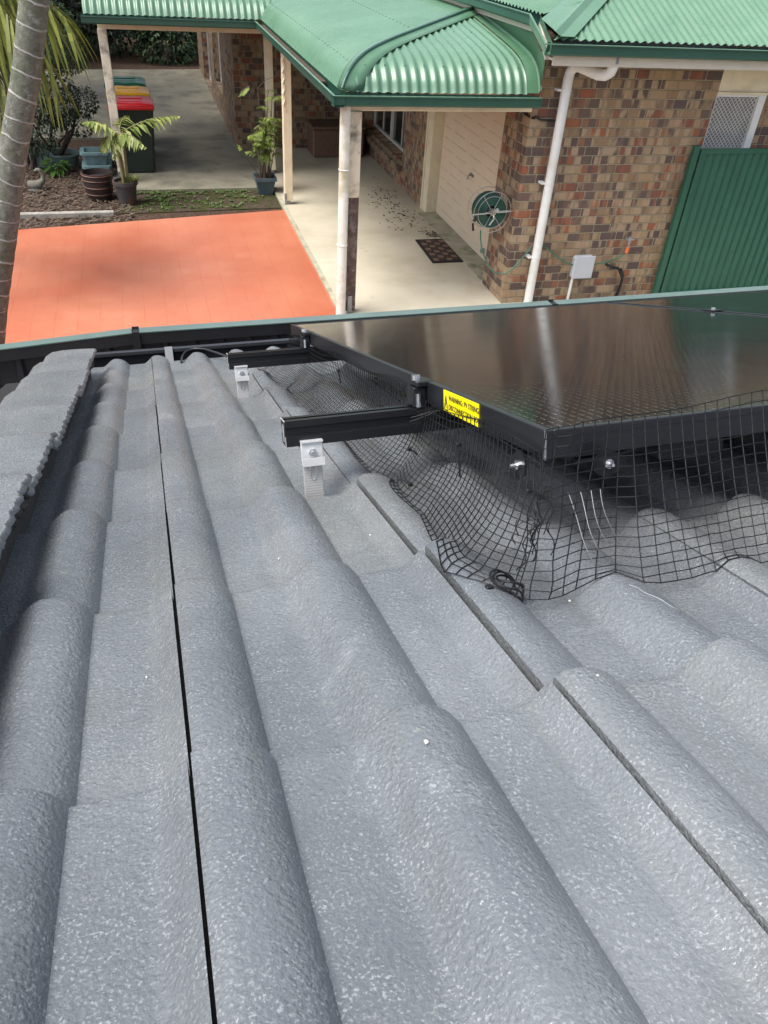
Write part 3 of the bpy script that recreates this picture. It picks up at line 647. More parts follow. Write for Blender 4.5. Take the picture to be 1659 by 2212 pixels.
m_ = MB(); m_.box2((3.70, 8.53, 1.06), (3.958, 8.56, 1.12)); m_.box2((3.94, 8.45, .98), (3.958, 8.64, 1.2)); m_.build('wall_bracket', G['reelw'], hr)
m_ = MB()
hp_ = [(3.62, 8.36, .92), (3.63, 8.34, .75), (3.70, 8.28, .55), (3.80, 8.20, .42), (3.92, 8.16, .42), (4.05, 8.16, .52), (4.17, 8.16, .68), (4.22, 8.17, .76), (4.33, 8.17, .76), (4.42, 8.17, .70), (4.62, 8.17, .56), (4.80, 8.17, .485), (5.0, 8.165, .475), (5.2, 8.165, .50), (5.36, 8.15, .55), (5.45, 8.12, .62)]
tt = np.linspace(0, len(hp_) - 1, 90); hp2 = np.array([[np.interp(t, range(len(hp_)), [p_[i] for p_ in hp_]) for i in range(3)] for t in tt])
hp2 = np.array([np.mean(hp2[max(0, i - 2):i + 3], axis=0) for i in range(len(hp2))])
m_.tube(hp2, .0085, 8); m_.build('trailing_hose', G['hosel'], hr)
m_ = MB(); m_.tube([(3.49, 8.30, .98), (3.50, 8.29, .90)], .013, 8); m_.tube([(3.50, 8.30, 1.0), (3.52, 8.31, 1.05)], .02, 8); m_.build('nozzle', G['black'], hr)

# ---------------------------------------------------------------- doormat, chest
dm = thing('doormat', 'black rubber doormat with brown and tan checks by the garage door', 'doormat', (3.76, 10.05, .03))
m_ = MB(); P4 = [(3.53, 9.60), (3.97, 9.60), (4.0, 10.50), (3.56, 10.50)]; m_.poly(P4, .031, .042); m_.build('rubber_base', G['mat'], dm)
for nm, par in (('mattan', 0), ('matgr', 1)):
    m_ = MB()
    for i in range(4):
        for k in range(8):
            if (i + k) % 2 == par:
                x = 3.575 + i * .095 + k * .0035; y = 9.66 + k * .1; m_.box2((x, y, .0425), (x + .075, y + .08, .047))
    m_.build('check_square', G[nm], dm)
wc = thing('wicker_chest', 'brown wicker storage chest against the back brick wall', 'chest', (3.45, 15.35, 0))
m_ = MB(); m_.bbox((2.97, 15.02, .03), (3.93, 15.62, .50), .02); m_.build('body', G['wicker'], wc)
m_ = MB(); m_.bbox((2.94, 14.99, .505), (3.96, 15.65, .56), .02); m_.build('lid', G['wicker'], wc)

# ---------------------------------------------------------------- wheelie bins
def make_bin(loc, lidm, label):
    x, y, _ = loc; b = thing('wheelie_bin', label, 'bin', loc, 'wheelie bins in a row')
    m_ = MB(); Gd = []
    for (z, w0, d0, d1) in ((.03, .265, .03, .55), (.5, .30, .01, .62), (.93, .335, -.015, .72), (.97, .355, -.03, .74), (1.0, .355, -.03, .74)):
        r = .05; ring = []
        for (sx, yy, a0) in ((1, d0, -90), (1, d1, 0), (-1, d1, 90), (-1, d0, 180)):
            for k in range(4):
                t = math.radians(a0 + k * 30); ring.append((x + sx * (w0 - r) + r * math.cos(t), y + (yy + r if yy == d0 else yy - r) + r * math.sin(t), z + .025))
        Gd.append(ring + [ring[0]])
    m_.grid(Gd); m_.bbox((x - .22, y + .04, .03), (x + .22, y + .53, .1)); autosmooth(m_.build('body', G['binbody'], b), 40)
    m_ = MB(); Gd = []
    for t in np.linspace(0, 1, 10):
        yy = y - .04 + t * .74; z = 1.035 + .035 * math.sin(math.pi * min(1, t * 1.3)); 
        Gd.append([(x - .352, yy, z - .03), (x - .347, yy, z), (x - .295, yy, z + .018), (x - .15, yy, z + .02 + .012 * (int(t * 9) % 2)), (x, yy, z + .022), (x + .15, yy, z + .02 + .012 * (int(t * 9) % 2)), (x + .295, yy, z + .018), (x + .347, yy, z), (x + .352, yy, z - .03)])
    m_.grid(Gd); m_.bbox((x - .352, y - .052, 1.0), (x + .352, y - .02, 1.045), .01); m_.bbox((x - .18, y + .12, 1.07), (x + .18, y + .18, 1.09), .01); m_.bbox((x - .18, y + .30, 1.085), (x + .18, y + .36, 1.105), .01)
    solid(autosmooth(m_.build('lid', G[lidm], b), 35), .008)
    m_ = MB(); m_.bbox((x - .24, y + .70, .96), (x + .24, y + .76, 1.02), .015); m_.build('handle', G['binbody'], b)
    for sx in (-1, 1):
        m_ = MB(); m_.tube([(x + sx * .20, y + .58, .12), (x + sx * .26, y + .58, .12)], .1, 20); m_.build('wheel', G['mat'], b)
    m_ = MB(); m_.box2((x - .03, y - .002, .86), (x + .03, y + .004, .88)); m_.build('badge', G['white'], b)
make_bin((-.15, 14.12, 0.0), 'lidr', 'dark green wheelie bin with a red lid, front of the row')
make_bin((-.18, 14.98, 0.0), 'lidy', 'wheelie bin with a yellow lid behind the red lidded one')
make_bin((-.22, 15.86, 0.0), 'lidg', 'wheelie bin with a green lid at the back of the row')

# ---------------------------------------------------------------- foliage helpers
def leaf(mb, p, d, n_, L, W, droop=0.2):
    p = np.array(p, float); d = np.array(d, float); d /= np.linalg.norm(d) + 1e-9; n_ = np.array(n_, float); s_ = np.cross(d, n_); s_ /= np.linalg.norm(s_) + 1e-9; up = np.cross(s_, d)
    q1 = p + d * L * .4 - up * L * droop * .15; q2 = p + d * L - up * L * droop
    mb.add([p, q1 + s_ * W, q2, q1 - s_ * W, q1 - up * W * .35], [(0, 4, 1), (1, 4, 2), (2, 4, 3), (3, 4, 0)])
def blob_leaves(mb, c, r, n_, L, W, rng=random, down=.3):
    for i in range(n_):
        while True:
            v = np.array([rng.uniform(-1, 1) for _ in range(3)]); q = np.linalg.norm(v)
            if .05 < q < 1: break
        v = v / q * (q ** .45)
        p = np.array(c) + v * np.array(r); d = v + np.array([rng.gauss(0, .6), rng.gauss(0, .6), rng.gauss(-down, .5)])
        leaf(mb, p, d, (rng.gauss(0, .4), rng.gauss(0, .4), 1), L * rng.uniform(.6, 1.3), W * rng.uniform(.7, 1.2))
def shrub(name, label, cat, base, blobs, leafm, L, W, stems=3, group=None):
    t = thing(name, label, cat, base, group)
    mb = MB()
    for c, r, n_ in blobs: blob_leaves(mb, c, r, n_, L, W)
    mb.build('crown' if 'tree' in name else 'foliage', G[leafm], t)
    sb = MB()
    for k in range(stems):
        c, r, _ = blobs[k % len(blobs)]; b = np.array(base) + (random.gauss(0, .08), random.gauss(0, .08), 0); m1 = (b + np.array(c)) / 2 + (random.gauss(0, .1), random.gauss(0, .1), 0)
        sb.tube([b, m1, c], [.035, .025, .012] if L < .12 else [.12, .08, .04], 7)
    sb.build('trunk' if 'tree' in name else 'stem', G['brownbark'], t)
    return t
def frond(mb, st, base, tip, nl, LL, W, droop=.35, up=.3, jitter=.1, sparse=1.0):
    base = np.array(base, float); tip = np.array(tip, float); mid = (base + tip) / 2 + np.array([0, 0, up]); prev = None; pts = []
    for t in np.linspace(0, 1, 12): pts.append((1 - t) ** 2 * base + 2 * t * (1 - t) * mid + t * t * tip)
    st.tube(pts, [.008 * (1 - .75 * i / 11) * max(1, LL * 3) for i in range(12)], 5)
    for i in range(nl):
        t = .12 + .88 * i / (nl - 1); p = (1 - t) ** 2 * base + 2 * t * (1 - t) * mid + t * t * tip; tg = 2 * (1 - t) * (mid - base) + 2 * t * (tip - mid); tg /= np.linalg.norm(tg)
        sd_ = np.cross(tg, (0, 0, 1)); sd_ /= np.linalg.norm(sd_) + 1e-9; L = LL * math.sin(math.pi * min(1, .22 + t * .72)) * random.uniform(.85, 1.1)
        for sg in (-1, 1):
            d = sg * sd_ + tg * .55 + np.array([random.gauss(0, jitter), random.gauss(0, jitter), random.gauss(-.15, jitter)])
            leaf(mb, p, d, (0, 0, 1), L, W, droop)

# ---------------------------------------------------------------- potted plants and garden things
# fishtail palm in grey pot
pp_ = thing('potted_palm', 'short palm with drooping pale fronds in a tall grey plastic pot', 'potted plant', (-.36, 12.62, 0))
def pot(par, c, r0, r1, h, m, name='pot', n=28, lip=.02, soil=True):
    m_ = MB(); m_.lathe(c, [(0.001, .0), (r0, 0), (r1 * .98, h - .05), (r1 + lip, h - .05), (r1 + lip, h), (r1 - .008, h), (r1 - .012, h - .04)], n); autosmooth(m_.build(name, G[m], par), 35)
    if soil: m_ = MB(); m_.lathe(c, [(.001, h - .05), (r1 - .014, h - .04)], n); m_.build('soil', G['mulch'], par)
pot(pp_, (-.36, 12.62, 0), .125, .165, .33, 'potg')
st = MB(); lf = MB()
for dx, dy, tx in ((0, 0, -.01), (.04, .02, .03), (-.02, -.03, -.02)):
    st.tube([(-.36 + dx, 12.62 + dy, .28), (-.36 + dx + tx * .4, 12.62 + dy, .6), (-.37 + dx + tx, 12.62 + dy, .98)], [.022, .018, .013], 8)
for (tp, nl, LL) in (((-.80, 12.45, 1.16), 13, .20), ((.50, 12.75, 1.18), 15, .22), ((-.62, 12.5, .78), 11, .20), ((-.02, 12.35, .86), 12, .20), ((-.2, 12.9, 1.15), 10, .18), ((-.45, 12.3, .72), 9, .17)):
    frond(lf, st, (-.36, 12.62, .96), tp, nl, LL * 1.05, .036, .6, .14, .2)
for k in range(10): 
    t = k * .63; leaf(lf, (-.24, 12.6, .30), (math.cos(t), math.sin(t), 1.2), (0, 0, 1), .17, .03)
lf.build('foliage', G['leafyel'], pp_); st.build('stem', G['stemy'], pp_)
# cane palm in square blue pot
pc = thing('potted_cane_palm', 'tall slender cane palm in a square slate blue pot by the post', 'potted plant', (1.78, 13.0, 0))
m_ = MB(); Gd = []
for z, s_ in ((0, .105), (.22, .15), (.22, .172), (.27, .172), (.27, .155), (.235, .15)):
    cc = [(1.78 + sx * s_, 13.0 + sy * s_, z) for sx, sy in ((-1, -1), (1, -1), (1, 1), (-1, 1))]; Gd.append(cc + [cc[0]])
m_.grid(Gd); m_.box2((1.69, 12.91, .0), (1.87, 13.09, .02)); m_.build('pot', G['potb'], pc)
m_ = MB(); m_.box2((1.635, 12.855, .20), (1.925, 13.145, .232)); m_.build('soil', G['mulch'], pc)
st = MB(); lf = MB()
for k in range(15):
    bx, by = 1.78 + random.uniform(-.09, .09), 13.0 + random.uniform(-.09, .09); hh = random.uniform(.7, 1.28); tx, ty = bx + random.uniform(-.16, .15), by + random.uniform(-.12, .12)
    st.tube([(bx, by, .2), ((bx + tx) / 2 + .01, (by + ty) / 2, .2 + hh * .5), (tx, ty, .2 + hh)], [.009, .007, .004], 6)
    for j in range(4):
        an = random.uniform(0, 6.28); tz = .2 + hh * random.uniform(.45, 1.0); f = (tz - .2) / hh; px, py = bx + (tx - bx) * f, by + (ty - by) * f; r = random.uniform(.12, .25)
        frond(lf, st, (px, py, tz), (px + r * math.cos(an), py + r * math.sin(an) * .8, tz + random.uniform(-.06, .06)), 15, .15, .0065, .35, .05)
st.tube([(1.75, 13, .9), (1.70, 13, 1.35), (1.60, 12.98, 1.55), (1.46, 12.95, 1.47)], [.008, .006, .005, .004], 6)
st.tube([(1.8, 13, .9), (1.72, 13.05, 1.5), (1.84, 13.0, 1.62), (2.0, 13.0, 1.68)], [.006, .005, .004, .003], 6); st.tube([(1.70, 12.93, .25), (1.55, 12.9, .5), (1.46, 12.9, .66)], .006, 5)
frond(lf, st, (1.60, 12.98, 1.54), (1.43, 12.93, 1.42), 8, .10, .016, .3, .03); frond(lf, st, (1.46, 12.9, .66), (1.38, 12.9, .72), 7, .14, .014, .3, .05)
lf.build('foliage', G['leafbright'], pc); st.build('stem', G['stemb'], pc)
# half barrel
hb = thing('barrel_planter', 'dark brown barrel shaped planter with raised hoops beside the grey pot', 'planter', (-.76, 12.9, 0))
m_ = MB(); m_.lathe((-.76, 12.9, 0), [(.001, 0), (.165, 0), (.20, .12), (.215, .22), (.22, .38), (.205, .385), (.20, .30), (.001, .29)], 36); autosmooth(m_.build('body', G['barrel'], hb), 40)
m_ = MB()
for z, r in ((.09, .195), (.19, .215), (.29, .222), (.36, .224)): m_.tube([(-.76 + r * math.cos(t), 12.9 + r * math.sin(t), z) for t in np.linspace(0, 6.28, 32, endpoint=False)], .008, 6, closed=True)
m_.build('hoop', G['hoop'], hb)
# stacked troughs
def trough(loc, s, label):
    x, y, z = loc; t = thing('planter_trough', label, 'planter', loc, 'stacked teal troughs')
    m_ = MB(); Gd = []
    for zz, a_, b_2 in ((0, .15, .13), (.15, .185, .165), (.15, .205, .185), (.185, .205, .185), (.185, .15, .13), (.10, .14, .12), (.03, .12, .1)):
        ring = [(x + sx * a_ * s, y + sy * b_2 * s, z + zz * s) for sx, sy in ((-1, -.8), (-.85, -1), (.85, -1), (1, -.8), (1, .8), (.85, 1), (-.85, 1), (-1, .8))]; Gd.append(ring + [ring[0]])
    m_.grid(Gd); m_.box((x, y, z + .012), (.22 * s, .2 * s, .02)); m_.build('trough_body', G['trough'], t)
    m_ = MB(); m_.box((x, y, z + .06 * s), (.2 * s, .18 * s, .01)); m_.build('soil', G['mulch'], t)
trough((-.80, 14.1, 0), 1.12, 'lower teal plastic trough of the stacked pair'); trough((-.80, 14.12, .195), 1.12, 'upper teal plastic trough of the stacked pair')
trough((-.72, 14.62, .0), 1.0, 'dark teal plastic trough on the mulch behind the stacked pair')
# oval tubs
ot = thing('oval_tub', 'pale aqua oval tub tilted on the mulch', 'tub', (-1.36, 14.75, 0))
def tiltT(c, ax):
    c = np.array(c)
    def f(x, y, z):
        p = np.array([x, y, z]) - c; ca, sa = math.cos(ax), math.sin(ax); return (c[0] + p[0], c[1] + p[1] * ca - p[2] * sa, c[2] + p[1] * sa + p[2] * ca)
    return f
m_ = MB(); m_.lathe((-1.36, 14.75, 0), [(.001, .02), (.17, .02), (.22, .2), (.24, .2), (.24, .225), (.21, .225), (.16, .04), (.001, .04)], 32, 1.25, .8, T=tiltT((-1.36, 14.75, .1), .12)); autosmooth(m_.build('tub_body', G['tub'], ot), 40)
m_ = MB(); m_.lathe((-1.36, 14.75, 0), [(.001, .15), (.19, .15)], 28, 1.25, .8, T=tiltT((-1.36, 14.75, .1), .12)); m_.build('soil', G['mulch'], ot)
ot = thing('round_tub', 'pale grey green tub standing on its side behind the leafy plant', 'tub', (-1.68, 14.75, 0))
m_ = MB(); m_.lathe((-1.68, 14.75, .16), [(.001, -.06), (.14, -.06), (.17, .1), (.185, .1), (.185, .12), (.001, .11)], 28, T=tiltT((-1.68, 14.75, .16), 1.25)); autosmooth(m_.build('tub_body', G['tub'], ot), 40)
bl = thing('broadleaf_plant', 'low bright green broadleaf plant on the mulch in front of the tubs', 'plant', (-1.45, 14.3, 0))
m_ = MB()
for k in range(46):
    an = random.uniform(0, 6.28); el = random.uniform(.2, 1.3); r = random.uniform(.02, .12)
    leaf(m_, (-1.45 + r * math.cos(an), 14.3 + r * math.sin(an), .05 + .12 * el), (math.cos(an), math.sin(an), math.sin(el) - .3), (0, 0, 1), random.uniform(.12, .2), .04, .4)
m_.build('foliage', leafmat('fresh_leaf', (.05, .12, .02), (.13, .25, .05)), bl)
# swan-neck concrete ornament
og = thing('bird_ornament', 'curved neck concrete bird ornament on the mulch', 'ornament', (-1.72, 13.45, 0))
m_ = MB(); m_.tube([(-1.83, 13.42, .08), (-1.77, 13.42, .06), (-1.68, 13.44, .06), (-1.60, 13.46, .12), (-1.585, 13.47, .2), (-1.62, 13.46, .27)], [.055, .075, .07, .04, .028, .032], 12); m_.tube([(-1.62, 13.46, .27), (-1.66, 13.45, .28), (-1.70, 13.44, .265)], [.032, .026, .008], 10)
autosmooth(m_.build('bird_body', G['orn'], og), 60)
m_ = MB(); m_.lathe((-1.74, 13.43, -.01), [(.10, 0), (.09, .03), (.001, .03)], 20); m_.build('base', G['orn'], og)
te = MB(); te.bbox((-2.35, 12.04, -.02), (-.56, 12.13, .055), .008); tag(te.build('timber_edging', G['timber'], origin=(-1.4, 12.08, 0)), 'long grey weathered timber lying on the mulch by the red paving', 'timber')

# ---------------------------------------------------------------- ringed palm and foliage at left
pt = thing('ringed_palm', 'leaning grey palm trunk with pale leaf scar rings at the left edge', 'palm tree', (-1.95, 7, 0))
tp = np.array([(-.44, 7, 3.9), (-.64, 7, 3.09), (-.80, 7, 2.60), (-1.01, 7, 2.07), (-1.22, 7, 1.45), (-1.42, 7, .88), (-1.60, 7.0, .3), (-1.68, 7.0, 0)])
def tpt(z): return np.array([np.interp(-z, -tp[:, 2], tp[:, 0]), 7.0, z])
zz = np.linspace(3.9, 0, 60); rad = lambda z: .098 + .012 * (1 - z / 3.9) + .002 * math.sin(z * 37)
m_ = MB(); m_.tube([tpt(z) for z in zz], [rad(z) for z in zz], 28); autosmooth(m_.build('trunk', G['bark'], pt), 60)
# low crown of arching fronds behind trunk
af = thing('arching_palm', 'palm with long arching yellow green leaflets behind the ringed trunk', 'palm tree', (-2.35, 10.5, 0))
st = MB(); lf = MB(); base = np.array((-1.95, 9.6, 3.35))
random.seed(9)
for (tx, ty, tz, up) in ((-1.25, 9.0, 2.2, .5), (-.80, 9.2, 2.35, .45), (-.62, 9.3, 2.75, .4), (-1.45, 8.8, 1.9, .5), (-1.05, 8.9, 2.75, .4), (-1.6, 9.1, 2.4, .5), (-1.3, 9.3, 2.6, .5), (-2.2, 8.8, 2.4, .5), (-2.8, 9.2, 2.6, .5), (-1.0, 9.9, 3.1, .4), (-2.4, 10.4, 2.9, .5), (-1.5, 10.3, 3.0, .5)):
    t_ = np.array((tx, ty, tz)); mid = (base + t_) / 2 + (0, 0, up); tip = t_
    pts = [(1 - t) ** 2 * base + 2 * t * (1 - t) * mid + t * t * tip for t in np.linspace(0, 1, 12)]; st.tube(pts, [.014 * (1 - .07 * k) for k in range(12)], 6)
    for k in range(30):
        t = .15 + .85 * k / 29; p_ = (1 - t) ** 2 * base + 2 * t * (1 - t) * mid + t * t * tip; tg = 2 * (1 - t) * (mid - base) + 2 * t * (tip - mid); tg /= np.linalg.norm(tg)
        sd_ = np.cross(tg, (0, 0, 1)); sd_ /= np.linalg.norm(sd_) + 1e-9; L = random.uniform(.42, .68) * (1 - .35 * max(0, t - .7) / .3)
        for sg in (-1, 1):
            d = sg * sd_ * random.uniform(.25, .6) + tg * .5 + np.array([random.gauss(0, .12), random.gauss(0, .12), random.uniform(-.5, .1)]); d /= np.linalg.norm(d); wdt = random.uniform(.012, .020); prev = None
            for m in range(8):      # strap leaflet that arches over and hangs
                a_ = p_ + d * L * (m / 7) + np.array([0, 0, -1]) * L * .75 * (m / 7) ** 2; ww = wdt * (math.sin(math.pi * min(.98, .12 + .88 * m / 7)) + .05); n2_ = np.cross(d, (0, 0, 1)); n2_ /= np.linalg.norm(n2_) + 1e-9
                cur = (a_ + n2_ * ww, a_ - n2_ * ww)
                if prev: lf.add([prev[0], prev[1], cur[1], cur[0]], [(0, 1, 2, 3)])
                prev = cur
lf.build('crown', G['leafpalm'], af); st.tube([(-2.35, 10.5, 0), (-2.1, 9.9, 2.2), (-1.95, 9.6, 3.35)], [.09, .07, .06], 12); st.build('trunk', G['stemb'], af)
shrub('leafy_tree', 'small leaved green tree hanging over the garden bed behind the palm', 'tree', (-1.9, 14.6, 0), [((-1.25, 14.1, 2.05), (.50, .5, .42), 2400), ((-1.0, 14.4, 1.72), (.32, .4, .28), 1100), ((-1.9, 14.0, 2.3), (.8, .8, .7), 2200), ((-1.5, 14.6, 2.9), (.9, .8, .55), 2400)], 'leafmid', .055, .013, 4)
shrub('dark_shrub', 'dark leafy shrub low beside the mulch bed behind the palm trunk', 'shrub', (-1.5, 14.9, 0), [((-1.35, 14.6, 1.05), (.42, .4, .42), 1700), ((-.95, 14.7, 1.0), (.30, .35, .22), 520), ((-1.7, 14.4, .75), (.45, .45, .5), 1500), ((-1.05, 14.9, .62), (.30, .35, .18), 380)], 'leafdark', .055, .016, 5)
# background belt
random.seed(21)
shrub('garden_tree', 'dense dark tree beyond the far end of the concrete, left of the others', 'tree', (-4.5, 26, 0), [((-4.5, 26, 3.0), (2.6, 1.8, 2.9), 6000), ((-3.2, 24.8, 1.6), (1.4, 1.0, 1.4), 2500)], 'leafdark', .17, .045, 3, 'dark trees behind the concrete')
shrub('garden_tree', 'dense dark tree straight behind the bins beyond the concrete', 'tree', (-1.2, 27.5, 0), [((-1.2, 27.4, 3.0), (2.6, 1.8, 2.9), 6000), ((-.6, 26, .9), (1.6, .9, .8), 1600)], 'leafdark', .17, .045, 3, 'dark trees behind the concrete')
shrub('garden_tree', 'dense dark tree beside the far corner of the house wall', 'tree', (2.2, 27.5, 0), [((2.2, 27.4, 3.0), (2.6, 1.8, 2.9), 6000), ((1.3, 26, 1.0), (1.3, .9, .9), 1600)], 'leafdark', .17, .045, 3, 'dark trees behind the concrete')
shrub('garden_shrub', 'low green shrub at the end of the concrete near the house wall', 'shrub', (.9, 25.3, 0), [((.9, 25.3, .5), (.9, .5, .55), 900)], 'leafmid', .14, .03, 3)
shrub('garden_tree', 'dark green tree at the far left behind the palms', 'tree', (-6.0, 19, 0), [((-5.4, 19, 2.6), (2.2, 2.2, 2.6), 6000), ((-4.2, 17.6, 1.2), (1.1, 1.0, 1.3), 2200)], 'leafdark', .15, .04, 3, 'dark trees behind the concrete')
shrub('garden_tree', 'green tree above the roof edge at the top left', 'tree', (-2.8, 21, 0), [((-2.7, 20.5, 3.2), (1.6, 1.4, 1.3), 3800), ((-1.7, 20.5, 2.5), (1.0, .9, .6), 1500)], 'leafmid', .12, .03, 3, 'dark trees behind the concrete')
shrub('garden_tree', 'tall spreading tree shading the garden bed, its crown above the picture', 'tree', (-5.0, 17.5, 0), [((-3.4, 17.2, 5.6), (2.8, 3.4, 1.3), 5200), ((-3.0, 21.5, 6.0), (3.0, 3.0, 1.3), 4200)], 'leafdark', .24, .07, 2, 'dark trees behind the concrete')  # unseen crown, added to cast shade over the slab and bed
bk = MB(); bk.box2((-14, 30, 0), (14, 30.1, 2.0)); bk.build('back_boundary', G['fence'], origin=(0, 30, 0)); tag(bpy.data.objects['back_boundary'], 'dark timber fence behind the garden trees', 'fence')

# ---------------------------------------------------------------- boundary fence
FY = 4.0
fe = thing('boundary_fence', 'charcoal metal boundary fence with a pale green top rail below the eave', 'fence', (1.5, FY, 0))
def fence_run(xa, za, xb, zb):
    m_ = MB(); m_.add([(xa, FY - .03, za), (xb, FY - .03, zb), (xb, FY + .03, zb), (xa, FY + .03, za), (xa, FY - .03, za - .006), (xb, FY - .03, zb - .006), (xb, FY + .03, zb - .006), (xa, FY + .03, za - .006)], [(0, 1, 2, 3), (4, 7, 6, 5), (0, 4, 5, 1), (1, 5, 6, 2), (2, 6, 7, 3), (3, 7, 4, 0)]); m_.build('rail_cap', G['capgr'], fe)
    m_ = MB(); m_.add([(xa, FY - .027, za - .007), (xb, FY - .027, zb - .007), (xb, FY + .027, zb - .007), (xa, FY + .027, za - .007), (xa, FY - .027, za - .07), (xb, FY - .027, zb - .07), (xb, FY + .027, zb - .07), (xa, FY + .027, za - .07)], [(0, 1, 2, 3), (4, 7, 6, 5), (0, 4, 5, 1), (1, 5, 6, 2), (2, 6, 7, 3), (3, 7, 4, 0)]); m_.build('top_rail', G['fence'], fe)
    m_ = MB(); Gd = []; x = xa
    while x < xb:
        for dx, dy in ((0, 0), (.10, 0), (.115, -.02), (.135, -.02), (.15, 0)):
            if x + dx <= xb + .001: z_ = za + (zb - za) * (x + dx - xa) / (xb - xa) - .06; Gd.append([(x + dx, FY + .005 + dy, 0), (x + dx, FY + .005 + dy, z_)])
        x += .15
    Gd.append([(xb, FY + .005, 0), (xb, FY + .005, zb - .06)]); m_.grid(Gd); solid(m_.build('sheet', G['fence'], fe), .002)
fence_run(-2.55, 1.74, -.19, 1.908); fence_run(-.15, 1.908, 2.25, 1.925); fence_run(2.29, 1.925, 4.7, 1.95); fence_run(4.74, 1.95, 7.2, 1.96); fence_run(-5.0, 1.58, -2.59, 1.74)
for x, z in ((-.17, 1.913), (2.27, 1.93), (4.72, 1.955), (-2.57, 1.75)):
    m_ = MB(); m_.box2((x - .018, FY - .036, 0), (x + .018, FY - .031, z)); m_.box2((x - .018, FY + .031, 0), (x + .018, FY + .036, z)); m_.box2((x - .022, FY - .0309, 0), (x + .022, FY + .0309, z - .012)); m_.build('post', G['fence'], fe)

# ---------------------------------------------------------------- our roof frame
A_, T_2 = math.radians(-1.2), math.radians(20.3)
sd = np.array([math.sin(A_) * math.cos(T_2), math.cos(A_) * math.cos(T_2), -math.sin(T_2)]); ed = np.array([math.cos(A_), -math.sin(A_), 0]); nn = np.cross(ed, sd)
OR = CAM - nn * .357
def RF(e, s, k): return tuple(OR + ed * e + sd * s + nn * k)
GA = .333; S0 = .519; W_ = .305; E0 = -.017      # course gauge, first visible step, tile width, joint position
def smooth(x): x = min(1, max(0, x)); return x * x * (3 - 2 * x)
def roll(u):   # u measured from the roll centre (-.075..075)
    if u < 0: return smooth((u + .048) / .046) ** .85
    return max(0.0, 1 - (u / .0465) ** 2.1) ** .66
def prof(e):   # tile cross profile height
    u = (e - E0 + .1525 / 2 - .018) % (W_ / 2) - .1525 / 2
    return -.025 + .0275 * roll(u)
def sawtooth(s):
    f = ((s - S0) / GA) % 1.0; return -.013 + .022 * f
def roofz(e, s): return prof(e) + sawtooth(s)
NH = thing('tiled_roof', 'dark grey tiled roof of concrete roll profile tiles with a gutter', 'roof', (0, 2, 2.3))
m_ = MB(); ud = MB()
S_END = S0 + GA * 8
rows = range(-22, 8)
for ri in rows:
    s0 = S0 + GA * (ri); s1 = s0 + GA           # tile body: head s0, tail s1
    for ci in range(-1, 11):
        near = (-3 < ri < 4 and ci < 4); nx = 72 if near else 38; ny = 10 if near else 6
        if ri < -5: nx, ny = 16, 1
        gap = random.choice([.0012, .002, .0028]); 
        if ci == 0: gap = (.0045, .0055, .0055, .0022, .0045, .0045, .002, .0022)[min(7, max(0, ri + 1))] if ri > -2 else .004
        if ci == 1: gap = .0035 if ri < 3 else .003
        e0 = E0 + ci * W_ + gap * .5; e1 = E0 + (ci + 1) * W_ - gap * .5
        if ci == -1: e0 = -.365; nx = max(nx, 16)
        je = random.gauss(0, .0012); jr = random.gauss(0, .002); jz = random.gauss(0, .0012); js = random.gauss(0, .0016)
        if ci < 1: je = 0; jr *= .3
        Gd = []
        for j in range(ny + 5):
            if j <= ny: t = j / ny; s_ = (s0 - .03) + (s1 - .014 - s0 + .03) * t; dz = 0
            else: s_ = s1 + (-.005, -.0015, .0, .0005)[j - ny - 1]; dz = (-.0002, -.0012, -.0035, -.024)[j - ny - 1]; t = 1
            row = []
            for i in range(nx + 1):
                e_ = e0 + (e1 - e0) * i / nx
                f = (s_ - s0) / GA; z_ = prof(e_) - .013 + .022 * f + dz + jz + .0012 * math.sin(e_ * 23 + ri * 2.1) * math.sin(s_ * 9 + ci)
                row.append(RF(e_ + je + jr * (t - .5), s_ + js, z_))
            # side lips give the joint its depth
            f = (s_ - s0) / GA
            a0 = RF(e0 + je + jr * (t - .5) + .0005, s_ + js, prof(e0) - .013 + .022 * f - .014); a1 = RF(e1 + je + jr * (t - .5) - .0005, s_ + js, prof(e1) - .013 + .022 * f - .014)
            Gd.append([a0] + row + [a1])
        m_.grid(Gd)
        # underlap strip visible in the joint
        Gd = []
        for s_ in (s0 - .02, s1 - .006):
            f = (s_ - s0) / GA; Gd.append([RF(e1 - .02, s_, prof(e1 - .02) - .013 + .022 * f - .012), RF(e1 + .02, s_, prof(e1 + .02) - .013 + .022 * f - .012)])
        ud.grid(Gd)
TF = autosmooth(m_.build('tile_field', G['tile'], NH), 38)
ud.build('tile_underlap', G['under'], NH)
# underlay and structure below
m_ = MB(); m_.box2((-.55, S0 - GA * 22, -.075), (E0 + 11 * W_, S_END - .01, -.05), RF); m_.build('roof_underlay', G['dark'], NH)
